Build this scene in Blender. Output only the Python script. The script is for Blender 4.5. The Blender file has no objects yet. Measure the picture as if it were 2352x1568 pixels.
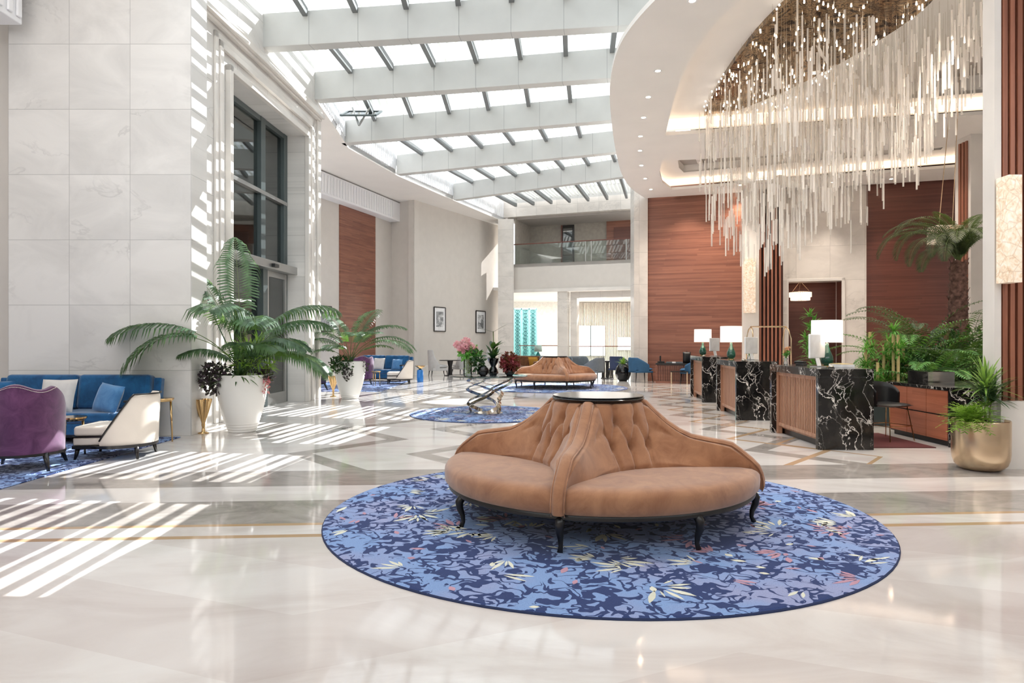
import bpy, math, random
from mathutils import Vector, Matrix, geometry
S=bpy.context.scene
PI=math.pi; R=math.radians
rnd=random.Random(7)
# ---------------- camera, sky, sun, exposure ----------------
F=1550.0; EYE=1.5
cam=bpy.data.cameras.new('camera'); camo=bpy.data.objects.new('camera',cam); S.collection.objects.link(camo)
camo.location=(0,0,EYE); camo.rotation_euler=(R(90),0,0)
cam.lens=F/2352*36; cam.sensor_width=36; cam.clip_end=200; S.camera=camo
S.view_settings.view_transform='Standard'; S.view_settings.look='None'; S.view_settings.gamma=1
S.view_settings.use_curve_mapping=False; S.view_settings.exposure=0.80
W=bpy.data.worlds.new('sky'); S.world=W; W.use_nodes=True
W.node_tree.nodes['Background'].inputs[0].default_value=(0.93,0.97,1.0,1)
W.node_tree.nodes['Background'].inputs[1].default_value=1.5
sun=bpy.data.lights.new('sun','SUN'); sun.energy=9.0; sun.angle=R(0.15); sun.color=(1,0.975,0.94)
suno=bpy.data.objects.new('sun',sun); S.collection.objects.link(suno)
suno.rotation_euler=Vector((-4.69,-5.8,-6.9)).to_track_quat('-Z','Y').to_euler()
def area(name,loc,sx,sy,e,col=(1,1,1),rot=(0,0,0)):
    l=bpy.data.lights.new(name,'AREA'); l.shape='RECTANGLE'; l.size=sx; l.size_y=sy; l.energy=e; l.color=col
    o=bpy.data.objects.new(name,l); S.collection.objects.link(o); o.location=loc; o.rotation_euler=rot; return o
area('lounge_fill',(4,41,4.0),9,6,560,(1,0.97,0.93))  # added fill without a fixture, brightens the lounge
area('left_seating_fill',(-8.5,25,7.7),3,7,170,(1,0.95,0.9))  # fill added to lift the far left walls, no lamp there
area('left_nook_fill',(-8,7,7.7),4,5,60,(1,0.95,0.9))  # likewise an added fill under the nook ceiling
area('corridor_fill',(3.4,35.2,7.9),5,1,14,(1,0.92,0.82))  # added fill for the upper corridor
# ---------------- helpers ----------------
def gp(px,py,z=0.0):
    y=(EYE-z)*F/(py-784.0); return ((px-1176)/F*y, y)
def xa(px,y): return (px-1176)/F*y
def za(py,y): return EYE-(py-784)/F*y
def lerp(a,b,t): return a+(b-a)*t
class MB:
    def __init__(s): s.v=[]; s.f=[]; s.m=[]; s.mi=0; s.T=None
    def av(s,p):
        p=Vector(p)
        if s.T is not None: p=s.T@p
        s.v.append(p); return len(s.v)-1
    def face(s,idx): s.f.append(tuple(idx)); s.m.append(s.mi)
    def poly(s,pts): s.face([s.av(p) for p in pts])
    def box(s,x0,x1,y0,y1,z0,z1):
        i=[s.av(p) for p in ((x0,y0,z0),(x1,y0,z0),(x1,y1,z0),(x0,y1,z0),(x0,y0,z1),(x1,y0,z1),(x1,y1,z1),(x0,y1,z1))]
        for q in ((3,2,1,0),(4,5,6,7),(0,1,5,4),(1,2,6,5),(2,3,7,6),(3,0,4,7)): s.face([i[k] for k in q])
        return s
    def grid(s,rows,closeu=False,closev=False):
        n=len(rows); m=len(rows[0]); ids=[[s.av(p) for p in r] for r in rows]
        for a in range(n if closev else n-1):
            for b in range(m if closeu else m-1):
                a2=(a+1)%n; b2=(b+1)%m
                s.face((ids[a][b],ids[a][b2],ids[a2][b2],ids[a2][b]))
        return ids
    def lathe(s,prof,n=32,c=(0,0),sq=1.0,cap=True):
        rows=[]
        for r,z in prof: rows.append([(c[0]+r*math.cos(2*PI*k/n),c[1]+r*sq*math.sin(2*PI*k/n),z) for k in range(n)])
        ids=s.grid(rows,closeu=True)
        if cap and prof[0][0]>1e-4: s.face(list(reversed(ids[0])))
        if cap and prof[-1][0]>1e-4: s.face(ids[-1])
        return s
    def tube(s,pts,r,n=8,cap=True,flat=None,up=(0,0,1)):
        P=[Vector(p) for p in pts]; rows=[]
        rs=r if isinstance(r,(list,tuple)) else [r]*len(P)
        for i,p in enumerate(P):
            t=(P[min(i+1,len(P)-1)]-P[max(i-1,0)])
            if t.length<1e-9: t=Vector((0,0,1))
            t.normalize(); u=Vector(up)
            if abs(t.dot(u))>0.97: u=Vector((1,0,0)) if abs(t.x)<0.9 else Vector((0,1,0))
            a=t.cross(u).normalized(); b=a.cross(t)
            fa=flat if flat else 1.0
            rows.append([p+a*(rs[i]*math.cos(2*PI*k/n))+b*(rs[i]*fa*math.sin(2*PI*k/n)) for k in range(n)])
        ids=s.grid(rows,closeu=True)
        if cap: s.face(list(reversed(ids[0]))); s.face(ids[-1])
        return s
    def prism(s,outer,z0,z1,holes=()):
        loops=[[Vector((x,y,0)) for x,y in outer]]+[[Vector((x,y,0)) for x,y in h] for h in holes]
        tris=geometry.tessellate_polygon(loops); flat=[p for l in loops for p in l]
        lo=[s.av((p.x,p.y,z0)) for p in flat]; hi=[s.av((p.x,p.y,z1)) for p in flat]
        for t in tris:
            a,b,c=(flat[i] for i in t)
            if (b-a).cross(c-a).z<0: t=(t[0],t[2],t[1])
            s.face([hi[i] for i in t]); s.face([lo[i] for i in reversed(t)])
        k=0
        for l in loops:
            n=len(l)
            for i in range(n): s.face((lo[k+i],lo[k+(i+1)%n],hi[k+(i+1)%n],hi[k+i]))
            k+=n
        return s
    def build(s,name,mats,parent=None,smooth=False,bevel=0,loc=None,solid=0,sub=0):
        me=bpy.data.meshes.new(name); me.from_pydata([tuple(v) for v in s.v],[],s.f)
        if not isinstance(mats,(list,tuple)): mats=[mats]
        for m in mats: me.materials.append(m)
        for p,mi in zip(me.polygons,s.m): p.material_index=mi; p.use_smooth=bool(smooth)
        me.validate(); me.update()
        o=bpy.data.objects.new(name,me); S.collection.objects.link(o)
        if parent: o.parent=parent
        if loc: o.location=loc
        if smooth=='auto':
            m=o.modifiers.new('es','EDGE_SPLIT'); m.split_angle=R(40)
        if solid: m=o.modifiers.new('so','SOLIDIFY'); m.thickness=solid; m.offset=0
        if bevel: m=o.modifiers.new('be','BEVEL'); m.width=bevel; m.segments=3; m.limit_method='ANGLE'; m.angle_limit=R(35)
        if sub: m=o.modifiers.new('ss','SUBSURF'); m.levels=sub; m.render_levels=sub
        return o
def bx(x0,x1,y0,y1,z0,z1): return MB().box(x0,x1,y0,y1,z0,z1)
def tag(o,label,cat,group=None,kind=None):
    o['label']=label; o['category']=cat
    if group: o['group']=group
    if kind: o['kind']=kind
    return o
def thing(name,label,cat,loc=(0,0,0),rz=0,group=None,scale=1):
    o=bpy.data.objects.new(name,None); S.collection.objects.link(o); o.location=loc; o.rotation_euler=(0,0,rz)
    o.empty_display_size=0.2
    if scale!=1: o.scale=(scale,)*3
    return tag(o,label,cat,group)
def struct(o,label=None):
    o['kind']='structure'
    if label: o['label']=label
    return o
def copy_tree(o,loc=None,rz=None,label=None,group=None,parent=None):
    def rec(a,par):
        c=a.copy(); S.collection.objects.link(c); c.parent=par
        for ch in list(a.children): rec(ch,c)
        return c
    c=rec(o,parent)
    if loc is not None: c.location=loc
    if rz is not None: c.rotation_euler=(0,0,rz)
    if label: c['label']=label
    if group: c['group']=group
    return c
# ---------------- materials ----------------
def lin(c): 
    c=c/255.0
    return c/12.92 if c<=0.04045 else ((c+0.055)/1.055)**2.4
def C(r,g,b): return (lin(r),lin(g),lin(b),1)
class NT:
    def __init__(s,name):
        s.mat=bpy.data.materials.new(name); s.mat.use_nodes=True; s.t=s.mat.node_tree; s.n=s.t.nodes; s.l=s.t.links
        s.b=s.n['Principled BSDF']; s.out=s.n['Material Output']; s.tc=s.n.new('ShaderNodeTexCoord')
        s.obj=s.tc.outputs['Object']
    def link(s,a,b): s.l.new(a,b)
    def setin(s,sock,v):
        if hasattr(v,'is_linked') or hasattr(v,'links'): s.l.new(v,sock)
        else: sock.default_value=v
    def m(s,op,a,b=0.0,c=0.0):
        n=s.n.new('ShaderNodeMath'); n.operation=op
        for i,v in enumerate((a,b,c)):
            if isinstance(v,(int,float)): n.inputs[i].default_value=v
            else: s.l.new(v,n.inputs[i])
        return n.outputs[0]
    def xyz(s,vec=None):
        n=s.n.new('ShaderNodeSeparateXYZ'); s.l.new(vec or s.obj,n.inputs[0]); return n.outputs
    def comb(s,x,y,z):
        n=s.n.new('ShaderNodeCombineXYZ')
        for i,v in enumerate((x,y,z)):
            if isinstance(v,(int,float)): n.inputs[i].default_value=v
            else: s.l.new(v,n.inputs[i])
        return n.outputs[0]
    def map(s,scale=(1,1,1),rot=(0,0,0),loc=(0,0,0),vec=None):
        n=s.n.new('ShaderNodeMapping'); s.l.new(vec or s.obj,n.inputs[0])
        n.inputs['Scale'].default_value=scale; n.inputs['Rotation'].default_value=rot; n.inputs['Location'].default_value=loc
        return n.outputs[0]
    def noise(s,vec,scale=1,detail=3,rough=0.5,dist=0.0,color=False):
        n=s.n.new('ShaderNodeTexNoise'); s.l.new(vec,n.inputs['Vector']); n.inputs['Scale'].default_value=scale
        n.inputs['Detail'].default_value=detail; n.inputs['Roughness'].default_value=rough; n.inputs['Distortion'].default_value=dist
        return n.outputs['Color' if color else 'Fac']
    def vor(s,vec,scale=1,feat='F1',out='Distance'):
        n=s.n.new('ShaderNodeTexVoronoi'); n.feature=feat; s.l.new(vec,n.inputs['Vector']); n.inputs['Scale'].default_value=scale
        return n.outputs[out]
    def ramp(s,fac,stops,interp='LINEAR'):
        n=s.n.new('ShaderNodeValToRGB'); s.l.new(fac,n.inputs[0]); e=n.color_ramp.elements; n.color_ramp.interpolation=interp
        while len(e)<len(stops): e.new(0.5)
        for k,(p,c) in enumerate(stops):
            e[k].position=p; e[k].color=c if isinstance(c,tuple) else (c,c,c,1)
        return n.outputs[0]
    def mix(s,f,a,b,mode='MIX'):
        n=s.n.new('ShaderNodeMix'); n.data_type='RGBA'; n.blend_type=mode
        for sock,v in ((n.inputs[0],f),(n.inputs[6],a),(n.inputs[7],b)):
            if isinstance(v,(int,float,tuple)): sock.default_value=v
            else: s.l.new(v,sock)
        return n.outputs[2]
    def bump(s,h,st=0.2,d=0.01):
        n=s.n.new('ShaderNodeBump'); n.inputs['Strength'].default_value=st; n.inputs['Distance'].default_value=d
        s.l.new(h,n.inputs['Height']); s.l.new(n.outputs[0],s.b.inputs['Normal'])
    def p(s,**k):
        for a,v in k.items():
            nm={'col':'Base Color','rough':'Roughness','metal':'Metallic','trans':'Transmission Weight','ior':'IOR','spec':'Specular IOR Level','coat':'Coat Weight','sheen':'Sheen Weight','sss':'Subsurface Weight','emi':'Emission Color','es':'Emission Strength','alpha':'Alpha','croug':'Coat Roughness'}[a]
            sock=s.b.inputs[nm]
            if isinstance(v,(int,float,tuple)): sock.default_value=v
            else: s.l.new(v,sock)
        return s
MC={}
def mat(name,col,rough=0.5,metal=0,var=0.06,vs=6,bump=0,bs=60,**k):
    if name in MC: return MC[name]
    n=NT(name); f=n.noise(n.obj,vs,3)
    d=tuple(max(0,c*(1-var*2)) for c in col[:3])+(1,); e=tuple(min(1,c*(1+var)) for c in col[:3])+(1,)
    n.p(col=n.ramp(f,[(0.3,d),(0.7,e)]),rough=rough,metal=metal,**k)
    if bump: n.bump(n.noise(n.obj,bs,2),bump,0.004)
    MC[name]=n.mat; return n.mat
def line_mask(n,coord,off,step,w):
    f=n.m('FRACT',n.m('DIVIDE',n.m('SUBTRACT',coord,off),step))
    return n.m('LESS_THAN',n.m('ABSOLUTE',n.m('SUBTRACT',f,0.5)),0.5) , n.m('MAXIMUM',n.m('LESS_THAN',f,w/step),n.m('GREATER_THAN',f,1-w/step))
def stone(name,col,dirx=(1,0),xo=0,xs=0.97,zo=0,zs=1.04,rough=0.25,vein=0.5,w=0.004):
    n=NT(name); x,y,z=n.xyz()[:]
    u=n.m('ADD',n.m('MULTIPLY',x,dirx[0]),n.m('MULTIPLY',y,dirx[1]))
    lx=line_mask(n,u,xo,xs,w)[1]; lz=line_mask(n,z,zo,zs,w)[1]
    ix=n.m('FLOOR',n.m('DIVIDE',n.m('SUBTRACT',u,xo),xs)); iz=n.m('FLOOR',n.m('DIVIDE',n.m('SUBTRACT',z,zo),zs))
    v=n.comb(n.m('ADD',u,n.m('MULTIPLY',ix,3.7)),n.m('MULTIPLY',iz,5.3),n.m('MULTIPLY',z,1.6))
    a=n.noise(v,0.7,6,0.6,0.8); b=n.noise(v,0.9,9,0.6,0.7)
    c0=tuple(c*0.86 for c in col[:3])+(1,); c1=tuple(min(1,c*1.06) for c in col[:3])+(1,)
    base=n.ramp(a,[(0.3,c0),(0.62,c1)])
    vm=n.m('MULTIPLY',n.ramp(b,[(0.485,0.0),(0.5,vein),(0.53,0.0)]),n.ramp(n.noise(v,0.5,3),[(0.5,0.0),(0.62,1.0)]))
    base=n.mix(vm,base,tuple(c*0.62 for c in col[:3])+(1,))
    base=n.mix(n.m('MULTIPLY',n.m('MAXIMUM',lx,lz),0.6),base,tuple(c*0.35 for c in col[:3])+(1,))
    n.p(col=base,rough=rough,spec=0.5); return n.mat
def woodm(name,c0,c1,axis='z',rough=0.35,sc=1.0):
    n=NT(name); x,y,z=n.xyz()[:]
    h=n.m('ADD',x,y)
    if axis=='z': v=n.comb(n.m('MULTIPLY',h,0.35*sc),0,n.m('MULTIPLY',z,9*sc)); pz=n.m('MULTIPLY',z,16.0*sc)
    else: v=n.comb(n.m('MULTIPLY',x,9*sc),n.m('MULTIPLY',y,9*sc),n.m('MULTIPLY',z,0.5*sc)); pz=n.m('MULTIPLY',h,16.0*sc)
    a=n.noise(v,1.6,7,0.7,0.6); wn=n.n.new('ShaderNodeTexWhiteNoise'); wn.noise_dimensions='1D'
    n.link(n.m('ADD',n.m('FLOOR',pz),n.m('MULTIPLY',n.m('FLOOR',n.m('MULTIPLY',n.m('ADD',h,n.m('MULTIPLY',n.m('FLOOR',pz),0.73)),0.45)),7.31)),wn.inputs['W'])
    f=n.m('ADD',n.m('MULTIPLY',a,0.65),n.m('MULTIPLY_ADD',wn.outputs['Value'],0.13,0.08))
    n.p(col=n.ramp(f,[(0.28,c0),(0.72,c1)]),rough=rough); return n.mat
# ---------------- named materials ----------------
def floor_mat():
    n=NT('polished_marble_floor'); x,y,z=n.xyz()[:]
    v=n.m('SUBTRACT',y,n.m('MULTIPLY',x,0.063))
    def band(a,b): return n.m('MULTIPLY',n.m('GREATER_THAN',v,a),n.m('LESS_THAN',v,b))
    def pp(off,half): return n.m('DIVIDE',n.m('PINGPONG',n.m('SUBTRACT',y,off),half),half)
    def zz(x0,amp,off,half,th,xs=None):
        c=n.m('ADD',n.m('MULTIPLY',pp(off,half),amp),x0)
        return n.m('LESS_THAN',n.m('ABSOLUTE',n.m('SUBTRACT',xs or x,c)),th)
    A=n.noise(n.map((1,2.2,1)),0.55,7,0.6,1.2); B=n.noise(n.map((1,1.7,1),(0,0,0.5)),1.3,8,0.65,1.6)
    cream=n.ramp(A,[(0.30,C(206,196,191)),(0.55,C(226,221,217)),(0.75,C(232,229,226))])
    grey=n.ramp(B,[(0.35,C(148,141,136)),(0.6,C(176,169,163))])
    tan=C(190,160,128)
    far=n.m('GREATER_THAN',v,7.98); lim=n.m('MULTIPLY',far,n.m('LESS_THAN',y,30))
    drift=n.m('SUBTRACT',x,n.m('MULTIPLY',n.m('MAXIMUM',n.m('SUBTRACT',y,14),0),0.12))
    g=n.m('MAXIMUM',zz(-2.85,1.1,9.05,1.3,0.17,drift),zz(-1.25,1.1,9.0,1.29,0.17,drift))
    g=n.m('MAXIMUM',g,zz(3.35,0.95,9.3,1.11,0.17,drift))
    tmask=n.m('MAXIMUM',zz(4.35,-1.0,9.3,1.11,0.06,drift),zz(3.9,0.9,9.9,1.11,0.035,drift))
    g=n.m('MULTIPLY',g,lim); tmask=n.m('MULTIPLY',tmask,lim)
    g=n.m('MAXIMUM',g,n.m('MAXIMUM',band(7.15,7.98),band(5.69,6.5)))
    t=n.m('MAXIMUM',tmask,n.m('MAXIMUM',band(5.62,5.69),band(5.28,5.36)))
    # broad pale chevrons of a slightly warmer marble in the foreground
    big=n.m('ADD',n.m('MULTIPLY',n.m('PINGPONG',n.m('ADD',x,1.2),2.3),0.42),n.m('MULTIPLY',x,0.04))
    k=n.m('MULTIPLY',n.m('LESS_THAN',n.m('FRACT',n.m('DIVIDE',n.m('SUBTRACT',y,big),1.5)),0.5),n.m('LESS_THAN',v,5.28))
    col=n.mix(n.m('MULTIPLY',k,0.55),cream,n.ramp(A,[(0.3,C(198,186,181)),(0.7,C(220,212,208))]))
    sm=n.m('MAXIMUM',line_mask(n,n.m('ADD',x,0.3),0,1.9,0.004)[1],0)
    col=n.mix(n.m('MULTIPLY',n.m('MULTIPLY',sm,n.m('MAXIMUM',band(7.15,7.98),band(5.69,6.5))),0.4),col,C(120,115,110))
    col=n.mix(g,col,grey); col=n.mix(t,col,tan)
    n.p(col=col,rough=n.ramp(A,[(0.3,0.045),(0.7,0.085)]),spec=0.62); return n.mat
def rug_mat(name,light,navy,lav):
    n=NT(name); v=n.map((1,1,1))
    w=n.noise(v,3.1,2,0.5,0.0,color=True)
    dv=n.n.new('ShaderNodeVectorMath'); dv.operation='MULTIPLY_ADD'; n.link(w,dv.inputs[0]); dv.inputs[1].default_value=(0.10,0.10,0); n.link(v,dv.inputs[2])
    a=n.noise(dv.outputs[0],9.0,0.6,0.5,0.8); b=n.noise(dv.outputs[0],2.6,2,0.5,0.6); c=n.noise(v,1.3,3)
    e=n.vor(dv.outputs[0],9,'SMOOTH_F1')
    worm=n.m('LESS_THAN',n.m('ABSOLUTE',n.m('SUBTRACT',a,0.5)),n.m('MULTIPLY',n.m('SUBTRACT',b,0.36),0.33))
    blot=n.m('MULTIPLY',n.m('GREATER_THAN',n.noise(dv.outputs[0],12,0.5,0.5,0.6),0.60),n.m('GREATER_THAN',b,0.36))
    msk=n.m('MAXIMUM',worm,blot)
    base=n.mix(n.ramp(c,[(0.42,0.0),(0.62,1.0)]),light,lav)
    fine=n.noise(v,120,2)
    base=n.mix(msk,base,navy); base=n.mix(0.25,base,n.ramp(fine,[(0.3,0.25),(0.7,0.75)]),'OVERLAY')
    n.p(col=base,rough=0.95,spec=0.1,sheen=0.15); n.bump(n.noise(v,160,2),0.5,0.004); return n.mat
def nero(name):
    n=NT(name); v=n.map((1,1,0.8),(0.4,0.3,0.2)); a=n.noise(v,1.7,8,0.6,1.0,color=True)
    dv=n.n.new('ShaderNodeVectorMath'); dv.operation='MULTIPLY_ADD'; n.link(a,dv.inputs[0]); dv.inputs[1].default_value=(0.7,0.7,0.7); n.link(v,dv.inputs[2])
    e1=n.vor(n.map((1.5,1.5,0.30),(0.5,0.5,0),vec=dv.outputs[0]),2.0,'DISTANCE_TO_EDGE'); e2=n.vor(n.map((1,1,0.25),(0.15,-0.35,0.7),vec=dv.outputs[0]),4.3,'DISTANCE_TO_EDGE')
    g=n.noise(v,2.0,4); g2=n.noise(v,1.1,3)
    v1=n.m('MULTIPLY',n.ramp(n.m('DIVIDE',e1,n.m('MULTIPLY_ADD',g,0.15,-0.038)),[(0.12,1.0),(0.32,0.0)]),n.ramp(n.noise(n.map((1,1,1),loc=(3,1,2)),1.6,3),[(0.42,0.05),(0.5,1.0)]))
    v2=n.m('MULTIPLY',n.ramp(e2,[(0.006,0.8),(0.022,0.0)]),n.ramp(g2,[(0.45,0.0),(0.55,1.0)]))
    m=n.m('MAXIMUM',v1,v2)
    base=n.ramp(n.noise(v,5,6),[(0.35,C(14,14,16)),(0.7,C(44,42,40))])
    n.p(col=n.mix(m,base,C(225,220,214)),rough=0.12,spec=0.5); return n.mat
M_floor=floor_mat()
STC=C(220,217,213)
M_pier=stone('pier_stone',STC,(1,0),-8.03,0.97,0.0,1.04,0.28)
M_stone=stone('wall_stone',STC,(0.06,1.0),0.35,1.4,0.0,1.04,0.22)
M_stone_back=stone('back_wall_stone',C(214,208,201),(0.94,-0.35),0.0,1.1,0.05,1.2,0.25,0.4)
M_stone_plain=mat('plain_limestone',C(226,221,215),0.25,0,0.05,1.2)
M_taupe=mat('woven_taupe_wallcovering',C(212,206,199),0.85,0,0.015,3,0.08,160)
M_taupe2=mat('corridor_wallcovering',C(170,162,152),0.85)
M_white=mat('white_painted_plaster',C(240,236,231),0.75,0,0.015,1)
M_flute=mat('white_fluted_plaster',C(240,240,242),0.6,0,0.01,1)
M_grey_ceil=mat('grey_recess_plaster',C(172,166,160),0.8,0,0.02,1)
M_beam=mat('grey_beam_cladding',C(202,202,199),0.42,0.0,0.03,1.5)
M_purlin=mat('dark_grey_purlin_metal',C(122,125,126),0.5,0.0,0.04,2)
def slatm():
    n=NT('white_translucent_louvre'); n.p(col=C(250,249,245),rough=0.6); t=n.n.new('ShaderNodeBsdfTranslucent'); t.inputs[0].default_value=C(252,250,244)
    mx=n.n.new('ShaderNodeMixShader'); mx.inputs[0].default_value=0.35; n.link(n.b.outputs[0],mx.inputs[1]); n.link(t.outputs[0],mx.inputs[2]); n.link(mx.outputs[0],n.out.inputs[0]); return n.mat
M_slat=slatm()
M_frame=mat('grey_green_window_metal',C(92,102,103),0.35,0.6,0.03,2)
M_frame2=mat('brushed_steel_door_header',C(170,170,168),0.3,0.8,0.03,2)
M_wood=woodm('red_brown_veneer',C(98,55,43),C(168,112,88))
M_wood_dark_shaded=woodm('dark_and_shaded_veneer',C(82,44,36),C(124,74,60))  # darker woods, and the shade painted into the right reception wall
M_deskfin=woodm('light_brown_desk_slats',C(150,100,76),C(208,164,134),'v')
M_drawer=woodm('warm_brown_drawer_veneer',C(136,74,52),C(192,122,92))
M_fin=woodm('brown_timber_fin',C(120,70,52),C(176,116,90),'v')
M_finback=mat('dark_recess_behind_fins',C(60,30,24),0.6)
M_dark=mat('black_stained_wood',C(22,19,19),0.28,0,0.1,20)
M_nero=nero('black_marble_with_white_veins')
M_brass=mat('brushed_champagne_gold',C(216,192,162),0.25,1,0.04,3)
M_gold=mat('polished_gold',C(214,180,130),0.14,1,0.02,3)
M_chrome=mat('polished_pale_metal',C(205,198,186),0.12,1,0.02,3)
def glassm(name,tint=(0.9,0.96,0.95,1),refl=0.12,rough=0.02,fr=0.8):
    n=NT(name); n.n.remove(n.b); tr=n.n.new('ShaderNodeBsdfTransparent'); tr.inputs[0].default_value=tint
    gl=n.n.new('ShaderNodeBsdfGlossy'); gl.inputs['Roughness'].default_value=rough
    mx=n.n.new('ShaderNodeMixShader'); lw=n.n.new('ShaderNodeLayerWeight'); lw.inputs[0].default_value=0.25
    f=n.m('ADD',n.m('MULTIPLY',lw.outputs['Fresnel'],fr),refl)
    n.link(f,mx.inputs[0]); n.link(tr.outputs[0],mx.inputs[1]); n.link(gl.outputs[0],mx.inputs[2]); n.link(mx.outputs[0],n.out.inputs[0]); return n.mat
M_glass=glassm('clear_glass',refl=0.04)
M_glass_dark=glassm('tinted_window_glass',(0.55,0.60,0.58,1),0.12)
M_glass_roof=glassm('skylight_glass',(0.96,0.985,1,1),0.015,0.02,0.42)
def emis(name,col,st):
    n=NT(name); n.p(col=col,emi=col,es=st,rough=0.6); f=n.noise(n.obj,3,2)
    return n.mat
M_cove=emis('warm_cove_light',C(255,234,212),1.0)
M_daypane=emis('bright_daylit_pane',C(248,251,255),1.15)
M_led=emis('downlight_lens',C(255,244,230),7)
def onyx():
    n=NT('backlit_onyx'); v=n.map((1,1,1)); a=n.noise(v,9,7,0.65,1.4); e=n.vor(n.map((1,1,1),vec=v),7,'DISTANCE_TO_EDGE')
    c=n.ramp(a,[(0.3,C(214,178,140)),(0.5,C(246,228,205)),(0.7,C(252,246,238))])
    c=n.mix(n.ramp(e,[(0.0,0.5),(0.06,0.0)]),c,C(200,170,140))
    n.p(col=c,emi=c,es=0.12,rough=0.2); return n.mat
M_onyx=onyx()
def velvet(name,c0,c1,sc=5):
    n=NT(name); a=n.noise(n.obj,sc,5,0.65,0.8)
    n.p(col=n.ramp(a,[(0.32,c0),(0.68,c1)]),rough=0.75,sheen=0.5,spec=0.15); n.bump(n.noise(n.obj,220,2),0.15,0.002); return n.mat
M_velvet=velvet('tan_velvet',C(146,100,72),C(178,130,96))
M_blue=velvet('blue_velvet',C(14,66,110),C(30,98,148))
M_bluelt=velvet('light_blue_cushion',C(60,110,160),C(90,140,185))
M_purple=velvet('plum_velvet',C(78,42,76),C(110,66,104))
M_cream=mat('cream_leather',C(228,218,206),0.45,0,0.02,3)
M_pillow=mat('pale_grey_linen',C(206,202,198),0.9,0,0.03,10,0.3,300)
M_lightgrey=mat('light_grey_upholstery',C(200,198,196),0.85,0,0.03,10)
M_slate=mat('slate_grey_upholstery',C(108,116,122),0.8,0,0.05,10)
M_navy=mat('navy_upholstery',C(40,52,84),0.8,0,0.05,10)
M_blue2=mat('steel_blue_upholstery',C(44,88,124),0.8,0,0.05,10)
M_brown=velvet('brown_velvet',C(82,48,26),C(136,90,50))
M_rug=rug_mat('blue_camouflage_rug',C(128,158,206),C(36,56,106),C(150,158,196))
M_leaf_c=mat('cream_rug_leaf',C(226,226,208),0.95); M_leaf_p=mat('pink_rug_leaf',C(190,148,164),0.95); M_rugedge=mat('navy_rug_edge',C(40,52,88),0.95)
M_pot=mat('white_ribbed_ceramic',C(240,238,234),0.35,0,0.01,2)
M_soil=mat('dark_soil',C(50,38,30),0.95,0,0.2,30)
M_shade=emis('lit_white_lamp_shade',C(255,248,240),0.42)
M_gglass=mat('green_glazed_glass',C(26,92,74),0.06,0,0.15,8,trans=0.35,coat=0.5)
M_black=mat('black_plastic',C(20,21,23),0.35)
M_whitep=mat('white_plastic',C(235,236,238),0.3)
M_gblack=mat('black_gloss_ceramic',C(14,15,17),0.08,0,0.05,5)
M_mat=mat('dark_red_mat',C(84,32,34),0.9)
M_art=None
def leafm(name,c0,c1,rough=0.45,tr=0.35):
    n=NT(name); a=n.noise(n.obj,9,3)
    col=n.ramp(a,[(0.3,c0),(0.7,c1)]); n.p(col=col,rough=rough,spec=0.4)
    t=n.n.new('ShaderNodeBsdfTranslucent'); n.link(n.mix(0.5,col,C(150,200,70)),t.inputs[0]); mx=n.n.new('ShaderNodeMixShader'); mx.inputs[0].default_value=tr
    n.link(n.b.outputs[0],mx.inputs[1]); n.link(t.outputs[0],mx.inputs[2]); n.link(mx.outputs[0],n.out.inputs[0]); return n.mat
M_palm=leafm('kentia_leaf',C(30,58,42),C(86,112,84),0.38,0.25); M_fern=leafm('bright_fern_leaf',C(84,130,36),C(160,190,80)); M_bam=leafm('bamboo_leaf',C(60,136,50),C(128,190,96))
M_date=leafm('date_palm_leaf',C(30,38,24),C(78,84,56),0.6,0.15); M_dkgreen=leafm('dark_green_leaf',C(16,40,26),C(44,80,46),0.4,0.2)
M_purpleaf=leafm('purple_leaf',C(38,24,38),C(88,66,84),0.5,0.15); M_redleaf=leafm('dark_red_leaf',C(88,18,34),C(150,48,64),0.5,0.2); M_stem=mat('green_stem',C(92,112,58),0.6)
M_pink=leafm('pink_petal',C(236,146,172),C(252,206,218),0.6,0.3); M_bark=mat('palm_bark',C(122,90,80),0.95,0,0.3,14,0.8,30); M_cane=mat('bamboo_cane',C(204,180,128),0.4,0,0.1,6)

# ---------------- the room ----------------
struct(bx(-16,22,-3,52,-0.2,0).build('floor',M_floor))
# left pier, flat stone face towards the camera
struct(bx(-8.03,-5.11,10.76,11.30,0,8.8).build('wall_pier',M_pier))
P0=Matrix.Translation((-5.55,10.76,0))@Matrix.Rotation(-math.atan(0.06),4,'Z')   # local y runs along the wall, +x into the hall
def wl(): b=MB(); b.T=P0; return b
b=wl(); b.box(-0.9,0,0.3,2.12,0,8.8); b.box(-0.9,0,2.12,6.15,6.65,8.8); b.box(-2.5,0,6.15,7.15,0,8.8)
struct(b.build('wall_left',M_stone))
b=wl()
for (x1,z0,z1) in ((0.10,7.30,7.36),(0.18,7.36,7.46),(0.12,7.46,7.58)): b.box(0,x1,0.55,7.1,z0,z1)
struct(b.build('trim_1',M_stone_plain,bevel=0.012))
b=wl()
for (e,d) in ((0.55,0.05),(0.42,0.08),(0.10,0.11)):
    b.box(0,d,2.12-e,2.12-e+0.12,0,6.65+e); b.box(0,d,6.15+e-0.12,6.15+e,0,6.65+e); b.box(0,d,2.12-e,6.15+e,6.65+e-0.12,6.65+e)
struct(b.build('trim_2',M_stone_plain,bevel=0.01))
b=wl(); b.box(0,0.06,6.95,7.15,0,7.3); b.box(0,0.05,0.55,0.9,0,7.3); struct(b.build('trim_3',M_stone_plain,bevel=0.01))
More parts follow.
